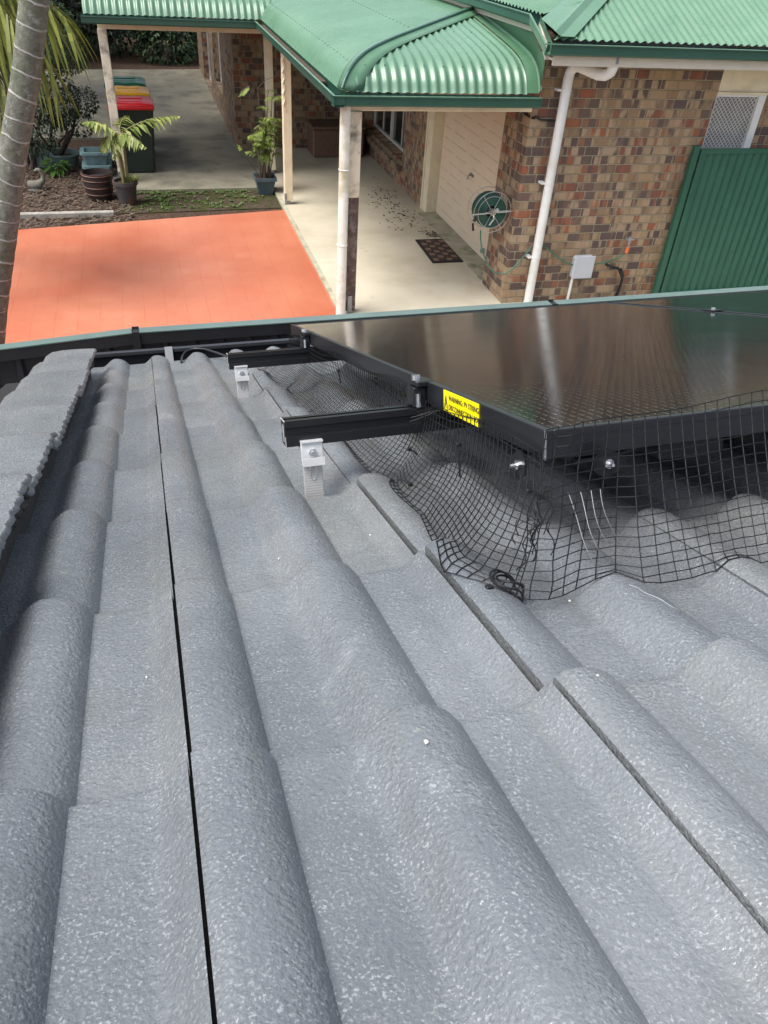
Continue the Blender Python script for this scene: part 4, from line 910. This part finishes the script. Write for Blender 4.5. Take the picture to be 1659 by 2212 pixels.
# verge caps at left
KV = .045; GC = .302
random.seed(31)
for i in range(-24, 6):
    s0 = 1.18 + GC * i; s1 = s0 + GC + .03; m_ = MB(); Gd = []
    lj = random.gauss(0, .006); er0 = -.205 + random.gauss(0, .004); tw = random.gauss(0, .004)
    nj = 48; last = []
    for j in range(nj + 1):
        t = j / nj; s_ = s0 + (s1 - s0) * t; lift = .024 * t - .004; er = er0 + (.004 + tw * .5) * t + random.gauss(0, .0006) + .0015 * math.sin(j * .31 + i * 3) * math.sin(j * .83) + .0010 * math.sin(j * 1.1 + i * 2)
        rd = .0 if t < .93 else (t - .93) / .07
        row = [(er, lift + KV - .004), (er - .003, lift + KV), (-.24, lift + KV + .001), (-.28, lift + KV + .002), (-.32, lift + KV + .001), (-.352 + lj, lift + KV - .002), (-.370 + lj, lift + KV - .012), (-.381 + lj, lift + KV - .032), (-.386 + lj, lift + KV - .07), (-.388 + lj, lift + KV - .16)]
        row = [(a_ + (.02 * rd * rd if k_ > 4 else 0), b_2 - .004 * rd * rd) for k_, (a_, b_2) in enumerate(row)]
        Gd.append([RF(a_, s_, b_2) for a_, b_2 in row])
    m_.grid(Gd); solid(autosmooth(m_.build('verge_tile', G['tile'], NH), 35), .008)
m_ = MB(); Gd = []
for s_ in np.arange(-1.5, 2.95, .006): 
    a_ = -.212 + random.gauss(0, .0035) + .004 * math.sin(s_ * 23); Gd.append([RF(a_ - .01, s_, KV - .004), RF(a_, s_, KV - .012 + random.gauss(0, .002)), RF(-.228, s_, KV - .03), RF(-.23, s_, -.03)])
m_.grid(Gd); m_.build('mortar_bedding', G['under'], NH)
# gutter, fascia, wall of our house
gt2 = MB(); s_g = S_END - .03
base_g = np.array(RF(0, S_END - .02, -.05))
def gp(e, y, z): return (base_g[0] + ed[0] * e, base_g[1] + ed[1] * e + y, base_g[2] + z)
Gd = []
for e_ in (-.40, 4.5): Gd.append([gp(e_, y, z) for y, z in ((-.03, .0), (-.03, -.11), (.0, -.12), (.11, -.12), (.13, -.10), (.135, .01), (.145, .018), (.145, .026), (.13, .026), (.128, .016))])
gt2.grid(Gd); Gt = solid(gt2.build('gutter', G['gutterc'], NH), .003, 1)
m_ = MB(); m_.add([gp(-.40, -.03, 0), gp(-.40, -.03, -.12), gp(-.40, .13, -.12), gp(-.40, .14, .025)], [(0, 1, 2, 3)]); solid(m_.build('stop_end', G['strap'], Gt), .004)
m_ = MB(); m_.box2((-.405, -.01, -.02), (-.385, .15, .03), gp)
m_.box2((.035, -.02, .0), (.065, .14, .034), gp); m_.build('gutter_strap', G['strap'], Gt)
m_ = MB(); m_.box2((-.38, -.06, -.2), (4.5, -.035, -.01), gp); m_.build('fascia', G['gutterc'], NH)
m_ = MB(); m_.box2((-.38, -3.6, -.34), (4.5, -.07, -.32), gp); m_.box2((-.2, -.6, -2.5), (4.5, -.5, -.34), gp); m_.box2((-.2, -4.5, -2.5), (-.1, -.6, -.34), gp); m_.build('wall', G['brick'], NH)
m_ = MB(); m_.box2((-.385, S0 - GA * 22, -.20), (-.36, S_END, -.02), RF); m_.build('barge_board', G['gutterc'], NH)
# white paint flecks and bits
fl = MB(); random.seed(5)
for (e_, s_, L) in ((.155, .463, .0024), (.322, .50, .002), (-.09, .86, .002), (.41, .70, .002), (.26, 1.0, .002), (.12, .95, .0016), (.2, .62, .0014), (-.05, .7, .0015), (.06, 1.3, .003), (.09, 1.9, .003)):
    c_ = [(e_ + L * random.uniform(.4, 1) * math.cos(t), s_ + L * random.uniform(.4, 1.2) * math.sin(t)) for t in np.linspace(0, 5.3, 6)]
    fl.add([RF(a_, b_2, roofz(a_, b_2) + .0015) for a_, b_2 in c_], [tuple(range(6))])
tag(solid(fl.build('debris_fleck', M('white_fleck', (.7, .68, .6), .6)), .001), 'tiny white flecks of debris scattered on the roof tiles', 'debris', kind='stuff')
cr = MB()   # white scratches
pts = [RF(e_, s_, roofz(e_, s_) + .001) for e_, s_ in [(.462 + .055 * t + .002 * math.sin(t * 30), .665 - .13 * t) for t in np.linspace(0, 1, 30)]]
cr.tube(pts, .00045, 4)
cr.build('scratch_mark', M('pale_scratch', (.30, .315, .325), .6), NH)

# ---------------------------------------------------------------- solar panels
KP = .150; PT = .035
def panel(e0, s0, wd, ln, label, loc):
    P = thing('solar_panel', label, 'solar panel', RF(*loc), 'solar panels on the tiled roof')
    e1, s1 = e0 + wd, s0 + ln; t = .028
    m_ = MB()
    m_.bbox((e0, s0, KP - PT), (e0 + .011, s1, KP), .001, RF); m_.bbox((e1 - .011, s0, KP - PT), (e1, s1, KP), .001, RF)
    m_.bbox((e0 + .011, s0, KP - PT), (e1 - .011, s0 + .011, KP), .001, RF); m_.bbox((e0 + .011, s1 - .011, KP - PT), (e1 - .011, s1, KP), .001, RF)
    m_.box2((e0 + .011, s0 + .011, KP - PT), (e1 - .011, s0 + .035, KP - PT + .002), RF); m_.box2((e0 + .011, s0 + .035, KP - PT), (e0 + .035, s1 - .035, KP - PT + .002), RF)
    m_.box2((e1 - .035, s0 + .035, KP - PT), (e1 - .011, s1 - .035, KP - PT + .002), RF); m_.box2((e0 - .0008, s0 - .0008, KP - .009), (e1 + .0008, s0, KP - .007), RF)
    m_.build('frame', G['frame'], P)
    # glass with its own local axes so the cell pattern follows the panel
    me = bpy.data.meshes.new('glass'); a_, b_2 = wd - .022, ln - .022
    vs = [(0, 0, 0), (a_, 0, 0), (a_, b_2, 0), (0, b_2, 0), (0, 0, -.005), (a_, 0, -.005), (a_, b_2, -.005), (0, b_2, -.005)]
    me.from_pydata(vs, [], [(0, 1, 2, 3), (4, 7, 6, 5), (0, 4, 5, 1), (1, 5, 6, 2), (2, 6, 7, 3), (3, 7, 4, 0)]); me.update(); me.materials.append(G['cells'])
    o = bpy.data.objects.new('glass', me); COL.objects.link(o); o.parent = P
    org = Vector(RF(e0 + .011, s0 + .011, KP - .0012)) - P.location
    o.matrix_local = Matrix(((ed[0], sd[0], nn[0], org[0]), (ed[1], sd[1], nn[1], org[1]), (ed[2], sd[2], nn[2], org[2]), (0, 0, 0, 1)))
    return P
PE, PS, PW, PL = .424, .792, 1.134, 1.70
P1 = panel(PE, PS, PW, PL, 'black framed solar panel with a yellow warning label on its side', (PE + PW / 2, PS + PL / 2, 0))
P2 = panel(PE + PW + .022, PS, PW, PL, 'second solar panel beyond the dark gap at the right edge', (PE + PW * 1.5, PS + PL / 2, 0))
m_ = MB(); m_.tube([RF(PE + .35 + .03 * math.cos(t * 20), PS + .1 + .12 * t, KP - PT - .01 + .006 * math.sin(t * 20)) for t in np.linspace(0, 1, 60)], .003, 6)
m_.bbox((PE + .18, PS + .03, KP - PT - .03), (PE + .28, PS + .13, KP - PT - .005), .004, RF); m_.tube([RF(PE + .05, PS + .02, KP - PT - .012), RF(PE + .12, PS + .05, KP - PT - .02), RF(PE + .2, PS + .06, KP - PT - .012)], .0045, 8); m_.build('panel_cable', G['black'], P1)
# warning label on the left side of the frame
LY0, LY1 = .985, 1.122
m_ = MB(); m_.box2((PE - .0016, LY0, KP - PT + .001), (PE - .0004, LY1, KP - .001), RF); LB = m_.build('warning_label', G['yellow'], P1)
def text(txt, size, s_start, k, parent, bold=.0):
    cu = bpy.data.curves.new('lettering', 'FONT'); cu.body = txt; cu.size = size; cu.extrude = .00025; cu.offset = bold
    tmp = bpy.data.objects.new('tmp', cu); COL.objects.link(tmp); dg = bpy.context.evaluated_depsgraph_get(); dg.update()
    me = bpy.data.meshes.new_from_object(tmp.evaluated_get(dg)); bpy.data.objects.remove(tmp)
    xs = [v.co.x for v in me.vertices]; wid = max(xs)
    mb = MB(); vs = []
    for v in me.vertices: vs.append(RF(PE - .0019 - v.co.z, s_start - v.co.x, k + v.co.y))
    mb.add(vs, [tuple(p_.vertices) for p_ in me.polygons]); return mb.build('lettering', G['ink'], parent), wid
text('WARNING: PV STRING', 0.0115, LY1 - .022, KP - .0145, LB)
text('DISCONNECTION POINT', 0.0115, LY1 - .022, KP - .0285, LB)
m_ = MB(); tri = [(LY1 - .003, KP - .031), (LY1 - .019, KP - .031), (LY1 - .011, KP - .009)]
for i in range(3):
    a_, b_2 = tri[i], tri[(i + 1) % 3]; m_.tube([RF(PE - .0019, *a_), RF(PE - .0019, *b_2)], .0008, 5)
m_.tube([RF(PE - .0019, LY1 - .011, KP - .015), RF(PE - .0019, LY1 - .0125, KP - .021), RF(PE - .0019, LY1 - .0095, KP - .021), RF(PE - .0019, LY1 - .011, KP - .028)], .0007, 5); m_.build('warning_symbol', G['ink'], LB)
# silver corner edge of the frame
m_ = MB(); m_.box2((PE - .001, PS - .0012, KP - PT), (PE + .0012, PS + .001, KP), RF); m_.build('corner_edge', G['steel'], P1)
m_ = MB(); m_.bbox((PE + PW - .006, PS + 1.12, KP + .001), (PE + PW + .028, PS + 1.17, KP + .004), .001, RF); MC = m_.build('mid_clamp', G['black'], P1)
m_ = MB(); m_.tube([RF(PE + PW + .011, PS + 1.145, KP + .004), RF(PE + PW + .011, PS + 1.145, KP + .010)], .006, 8); m_.build('bolt', G['steel'], MC)

# ---------------------------------------------------------------- mounting rails with brackets and clamps
def rail(s_c, e0, label, brk_s):
    k1 = KP - PT - .001; k0 = k1 - .042; k1 -= .007; k0 -= .007; R_ = thing('mounting_rail', label, 'rail', RF(e0, s_c, k0), 'rails under the solar panels')
    hw = .019
    # I-like profile with side grooves, (s offset, k)
    pr = [(-hw, k1), (-hw, k1 - .011), (-hw + .006, k1 - .0135), (-hw + .006, k1 - .023), (-hw, k1 - .027), (-hw, k0), (hw, k0), (hw, k0 + .015), (hw - .006, k0 + .018), (hw - .006, k0 + .028), (hw, k1 - .011), (hw, k1), (.006, k1), (.006, k1 - .005), (-.006, k1 - .005), (-.006, k1)]
    e1 = PE + 2 * PW; m_ = MB(); n_ = len(pr)
    m_.add([RF(e0, s_c + a_, b_2) for a_, b_2 in pr] + [RF(e1, s_c + a_, b_2) for a_, b_2 in pr], [(i, (i + 1) % n_, n_ + (i + 1) % n_, n_ + i) for i in range(n_)] + [tuple(range(n_))[::-1], tuple(range(n_, 2 * n_))])
    m_.build('rail_bar', G['black'], R_)
    m_ = MB(); m_.box2((e0 - .0006, s_c - hw + .001, k1 - .0015), (e0 + .0005, s_c + hw, k1 + .0004), RF); m_.box2((e0 - .0006, s_c - .003, k0 + .006), (e0 + .0003, s_c + .002, k1 - .008), RF); m_.box2((e0 - .0006, s_c - hw, k0 + .0), (e0 + .0003, s_c - hw + .0018, k0 + .016), RF); m_.build('cut_end', G['alu'], R_)
    # end clamp on the panel edge
    m_ = MB(); c = PE - .012; m_.bbox((c - .012, s_c - .018, k1), (c + .011, s_c + .018, k1 + .034), .002, RF); m_.bbox((c - .006, s_c - .022, k1 + .034), (c + .024, s_c + .022, k1 + .044), .002, RF); CL = m_.build('end_clamp', G['black'], R_)
    m_ = MB(); m_.tube([RF(c - .001, s_c, k1 + .044), RF(c - .001, s_c, k1 + .052)], .0075, 12); m_.tube([RF(c - .004, s_c - .0195, k1 + .002), RF(c - .004, s_c - .0195, k1 + .024)], .0045, 8); m_.build('clamp_bolt', G['steel'], CL)
    # roof bracket (aluminium tile hook)
    eb = .222; s_b = s_c - hw - .004
    m_ = MB(); wb = .018
    kb = roofz(eb, brk_s) - .01
    # saddle
    m_.bbox((eb - wb, s_b - .003, k0 - .027), (eb + wb, s_b + .001, k0 + .006), .001, RF); m_.box2((eb - wb, s_b - .014, k0 - .031), (eb + wb, s_b - .001, k0 - .0275), RF); m_.box2((eb - wb, s_b - .014, k0 - .0275), (eb + wb, s_b - .012, k0 - .018), RF)
    m_.box2((eb - wb, s_b - .008, k0 + .0065), (eb + wb, s_b + .004, k0 + .009), RF)
    m_.box2((eb - wb, s_b + .0012, k0 - .006), (eb + wb, s_c + .012, k0 - .001), RF)
    B = m_.build('roof_bracket', G['alu'], R_)
    m_ = MB(); m_.bbox((eb - .016, s_b + .003, kb - .005), (eb + .016, s_b + .008, k0 - .007), .001, RF); m_.box2((eb - .016, brk_s - .08, kb - .006), (eb + .016, s_b + .007, kb - .002), RF); m_.build('bracket_arm', G['alurib'], B)
    m_ = MB(); sl = [(eb + .005 * math.cos(t), k0 - .043 + .010 * math.sin(t) + (.006 if math.sin(t) > 0 else -.006)) for t in np.linspace(0, 2 * math.pi, 20, endpoint=False)]
    m_.tube([RF(a_, s_b + .0025, b_2) for a_, b_2 in sl], .0011, 5, closed=True); m_.build('slot_rim', G['steel'], B)
    m_ = MB(); m_.tube([RF(eb, s_b - .003, k0 - .011), RF(eb, s_b - .008, k0 - .011)], .007, 6); m_.tube([RF(eb, s_b - .008, k0 - .011), RF(eb, s_b - .012, k0 - .011)], .0035, 8); m_.build('bolt', G['steel'], B)
    return R_
rail(1.222, .182, 'nearer black aluminium rail end on a silver bracket beside the label', S0 + 2 * GA)
rail(2.20, .190, 'farther black aluminium rail end on a silver bracket near the gutter', S0 + 5 * GA)

# ---------------------------------------------------------------- bird netting
SP = .0172
def nz_(a, b, s=0): return math.sin(a * 1.7 + s) * math.cos(b * 1.3 + s * 2) + .5 * math.sin(a * 4.1 + b * 2.2 + s)
def poly_at(pl, t):
    pl = np.array(pl, float); L = np.r_[0, np.cumsum(np.linalg.norm(np.diff(pl, axis=0), axis=1))]; x = t * L[-1]
    return np.array([np.interp(x, L, pl[:, i]) for i in range(pl.shape[1])])
def netting(name, label, nu, nv, P, r=.00075, skipu=0, skipv=0, extra=None):
    m_ = MB(); Q = [[np.array(P(i / nu, j / nv)) for j in range(nv + 1)] for i in range(nu + 1)]
    for i in range(nu + 1): m_.tube([RF(*Q[i][j]) for j in range(nv + 1)], r, 4, cap=False)
    for j in range(nv + 1): m_.tube([RF(*(Q[i][j] + (0, 0, .0006))) for i in range(nu + 1)], r, 4, cap=False)
    c = RF(*Q[nu // 2][nv]); t = thing(name, label, 'wire mesh', c); m_.build('wire_grid', G['wire'], t); return t, Q
def lay(e, s, k): return max(k, .45 * roofz(e, s) - .004, roofz(e, s) + .0025)
LB_ = [(.338, .695), (.302, .735), (.287, .775), (.313, .88), (.335, 1.0), (.318, 1.12), (.325, 1.28), (.334, 1.43), (.340, 1.68), (.346, 1.9), (.345, 2.06), (.325, 2.33), (.326, 2.66)]
def Pleft(u, v):
    top = np.array([PE - .004 - .002 * math.sin(u * 40), PS + .004 + u * 1.70, KP - PT + .008 + .006 * math.sin(u * 23)])
    b = poly_at(LB_, u ** .97); w = v
    cx = w ** 1.6; e_ = top[0] + (b[0] - top[0]) * cx; s_ = top[1] + (b[1] - top[1]) * (w ** 1.25)
    kk = top[2] * (1 - w) ** 1.05 * (1 - .25 * math.sin(math.pi * w)) + (-.012) * w
    rip = .0016 * nz_(u * 22, v * 3) * w * (1 - .4 * w); e_ += rip; kk += .0016 * nz_(u * 31, v * 5, 1) * w
    # pinched folds
    for (uc, wd, am) in ((.245, .035, .03), (.80, .05, .03)):
        g_ = math.exp(-((u - uc) / wd) ** 2) * w; s_ += -(u - uc) * 1.7 * .5 * g_; e_ += am * g_ * .9 * (.4 + .6 * w)
    return (e_, s_, lay(e_, s_, kk) if w > .45 else kk)
NL, QL = netting('bird_mesh', 'black wire bird mesh hanging along the left side of the solar panel', 118, 18, Pleft)
FB = [(.335, .68), (.375, .662), (.415, .68), (.462, .678), (.475, .655), (.524, .656), (.578, .66), (.643, .663), (.8, .66), (1.1, .665), (1.56, .66)]
def Pfront(u, v):
    L = 1.145; e_t = PE - .006 + u * L; kt = KP + .004 + .018 * smooth(u / .25) + .003 * math.sin(u * 30)
    top = np.array([e_t, PS - .014 - .012 * smooth(u / .3), kt]); b = np.array([PE - .088 + u * L + .06 * smooth(u / .16), 0]); 
    b[1] = np.interp(b[0], [p_[0] for p_ in FB], [p_[1] for p_ in FB]) + .018
    w = v; e_ = top[0] + (b[0] - top[0]) * (w ** 1.2); s_ = top[1] + (b[1] - top[1]) * (w ** 1.25); kk = top[2] * (1 - w) ** 1.12 - .010 * w
    crumple = .35 * math.exp(-(u / .05) ** 2); s_ += .010 * crumple * nz_(u * 90, v * 7) ; e_ += .008 * crumple * nz_(u * 60, v * 9, 2) + .0007 * nz_(u * 60, v * 4); kk += .006 * crumple * nz_(v * 11, u * 70, 3) * w + .0012 * nz_(u * 40, v * 4, 5) * w
    return (e_, s_, lay(e_, s_, kk) if w > .6 else kk)
NF, QF = netting('bird_mesh', 'black wire bird mesh flaring out from the near edge of the solar panel', 72, 17, Pfront)
# tangled seam at the corner
m_ = MB(); random.seed(11)
for k in range(12):
    a_ = np.array([PE - .008 + random.gauss(0, .01), PS - .006 + random.gauss(0, .008), KP - .03 - random.random() * .02]); b = np.array([.355 + random.gauss(0, .02), .705 + random.gauss(0, .015), .004 + abs(random.gauss(0, .006))]); pts = []
    ph = random.uniform(0, 6); am = random.uniform(.0012, .0035)
    t0, t1 = sorted((random.random() * .5, .5 + random.random() * .5))
    for t in np.linspace(t0, t1, 22):
        q_ = a_ + (b - a_) * t; q_[2] = a_[2] + (b[2] - a_[2]) * (t ** .8); q_ += (am * math.sin(t * 19 + ph), am * math.cos(t * 23 + ph), am * .6 * math.sin(t * 31 + ph)); pts.append(RF(q_[0], q_[1], max(q_[2], roofz(q_[0], q_[1]) + .002)))
    m_.tube(pts, .00075, 5)
m_.build('twisted_wire', G['wire'], NF)
m_ = MB()
for k in range(4):   # cut tails near the corner, bare ends
    e_ = .432 + k * .0135; m_.tube([RF(e_ + .002 * math.sin(t * 5 + k) + .014 * t * t, .748 - .035 * t, .085 - .07 * t) for t in np.linspace(0, 1, 9)], .0005, 4)
m_.build('bare_wire', G['wirebare'], NF)
m_ = MB()
for k in range(9): m_.tube([RF(PE - .03 + random.gauss(0, .012), 1.19 + random.gauss(0, .015), .085 + random.random() * .03), RF(PE + random.gauss(.0, .01), 1.17 + random.gauss(0, .01), .10 + random.random() * .02)], .0006, 4)
m_.build('wire_end', G['wire'], NL)
# cable tie coil
ct = MB(); cc = np.array([.338, .712])
for k in range(3):
    pts = []
    for t in np.linspace(0, 2 * math.pi, 28, endpoint=False):
        e_ = cc[0] + (.019 - k * .002) * math.cos(t) + .002 * k; s_ = cc[1] + (.013 + k * .001) * math.sin(t); pts.append(RF(e_, s_, roofz(e_, s_) + .012 + .007 * math.sin(t + k) + .003 * k))
    ct.tube(pts, .0013, 6, closed=True)
ct.bbox((cc[0] - .026, cc[1] - .006, -.004), (cc[0] - .018, cc[1] + .002, .006), .001, RF)
tag(ct.build('cable_tie', G['black'], origin=RF(cc[0], cc[1], 0)), 'looped black cable tie at the lowest corner of the mesh on the tiles', 'cable tie')
def tie(e_, s_, k_, label, tail):
    m_ = MB(); m_.bbox((e_ - .003, s_ - .003, k_ - .003), (e_ + .004, s_ + .003, k_ + .003), .001, RF)
    m_.tube([RF(e_, s_, k_), RF(e_ + tail[0] * .5, s_ + tail[1] * .5, k_ + tail[2] * .5 + .002), RF(e_ + tail[0], s_ + tail[1], k_ + tail[2])], .0016, 6)
    tag(m_.build('cable_tie', G['black'], origin=RF(e_, s_, k_)), label, 'cable tie')
tie(.352, 1.09, .012, 'black cable tie pinching the mesh fold nearest the silver bracket', (-.012, .02, .004))
tie(.395, .775, .085, 'black cable tie on the mesh seam just below the panel corner', (.02, -.008, -.012))
tie(.405, 1.02, .085, 'black cable tie tail hanging under the yellow label', (-.004, -.016, -.045))
tie(.40, 1.75, .10, 'black cable tie on the mesh halfway along the panel side', (.004, .0, -.03))
tie(.375, 1.16, .05, 'small cable tie with a bare end on the mesh under the near rail', (.012, -.006, -.01))
# hexagonal mesh clips
def clip(e_, s_, k_, axis, label, r=.019):
    t = thing('mesh_clip', label, 'clip', RF(e_, s_, k_), 'hexagonal clips holding the mesh')
    m_ = MB(); R3 = []
    for off in (0, .003):
        ring = []
        for q_ in range(6):
            a_ = q_ * math.pi / 3 + .5; u_2, v_2 = r * math.cos(a_), r * math.sin(a_)
            ring.append(RF(e_ + u_2, s_ - off, k_ + v_2) if axis == 's' else RF(e_ - off, s_ + u_2, k_ + v_2))
        R3.append(ring)
    m_.add(R3[0] + R3[1], [(0, 1, 2, 3, 4, 5), (11, 10, 9, 8, 7, 6)] + [(i, (i + 1) % 6, 6 + (i + 1) % 6, 6 + i) for i in range(6)]); m_.build('hexagon_washer', G['black'], t)
    m_ = MB(); d_ = (lambda o: RF(e_, s_ - o, k_)) if axis == 's' else (lambda o: RF(e_ - o, s_, k_)); m_.tube([d_(.003), d_(.006), d_(.0061), d_(.014)], [.006, .006, .0025, .002], 10); m_.build('pin', G['steel'], t)
clip(.495, .772, .108, 's', 'black hexagonal mesh clip with a steel pin below the near panel edge')
clip(.414, .835, .100, 'e', 'black hexagonal mesh clip under the panel side left of the corner')
# roof cable near the gutter
m_ = MB(); pts = [RF(.09, 3.10, -.02), RF(.10, 3.18, .005), RF(.13, 3.22, .022), RF(.18, 3.20, .022), RF(.23, 3.12, .01), RF(.27, 3.0, .0), RF(.30, 2.85, -.01)]
pts = [poly_at(pts, t) for t in np.linspace(0, 1, 40)]; pts = [np.mean(pts[max(0, i - 2):i + 3], axis=0) for i in range(40)]
m_.tube(pts, .0042, 8); tag(m_.build('roof_cable', G['frame'], origin=RF(.18, 3.2, 0)), 'dark cable arching over the gutter edge between two tile rolls', 'cable')
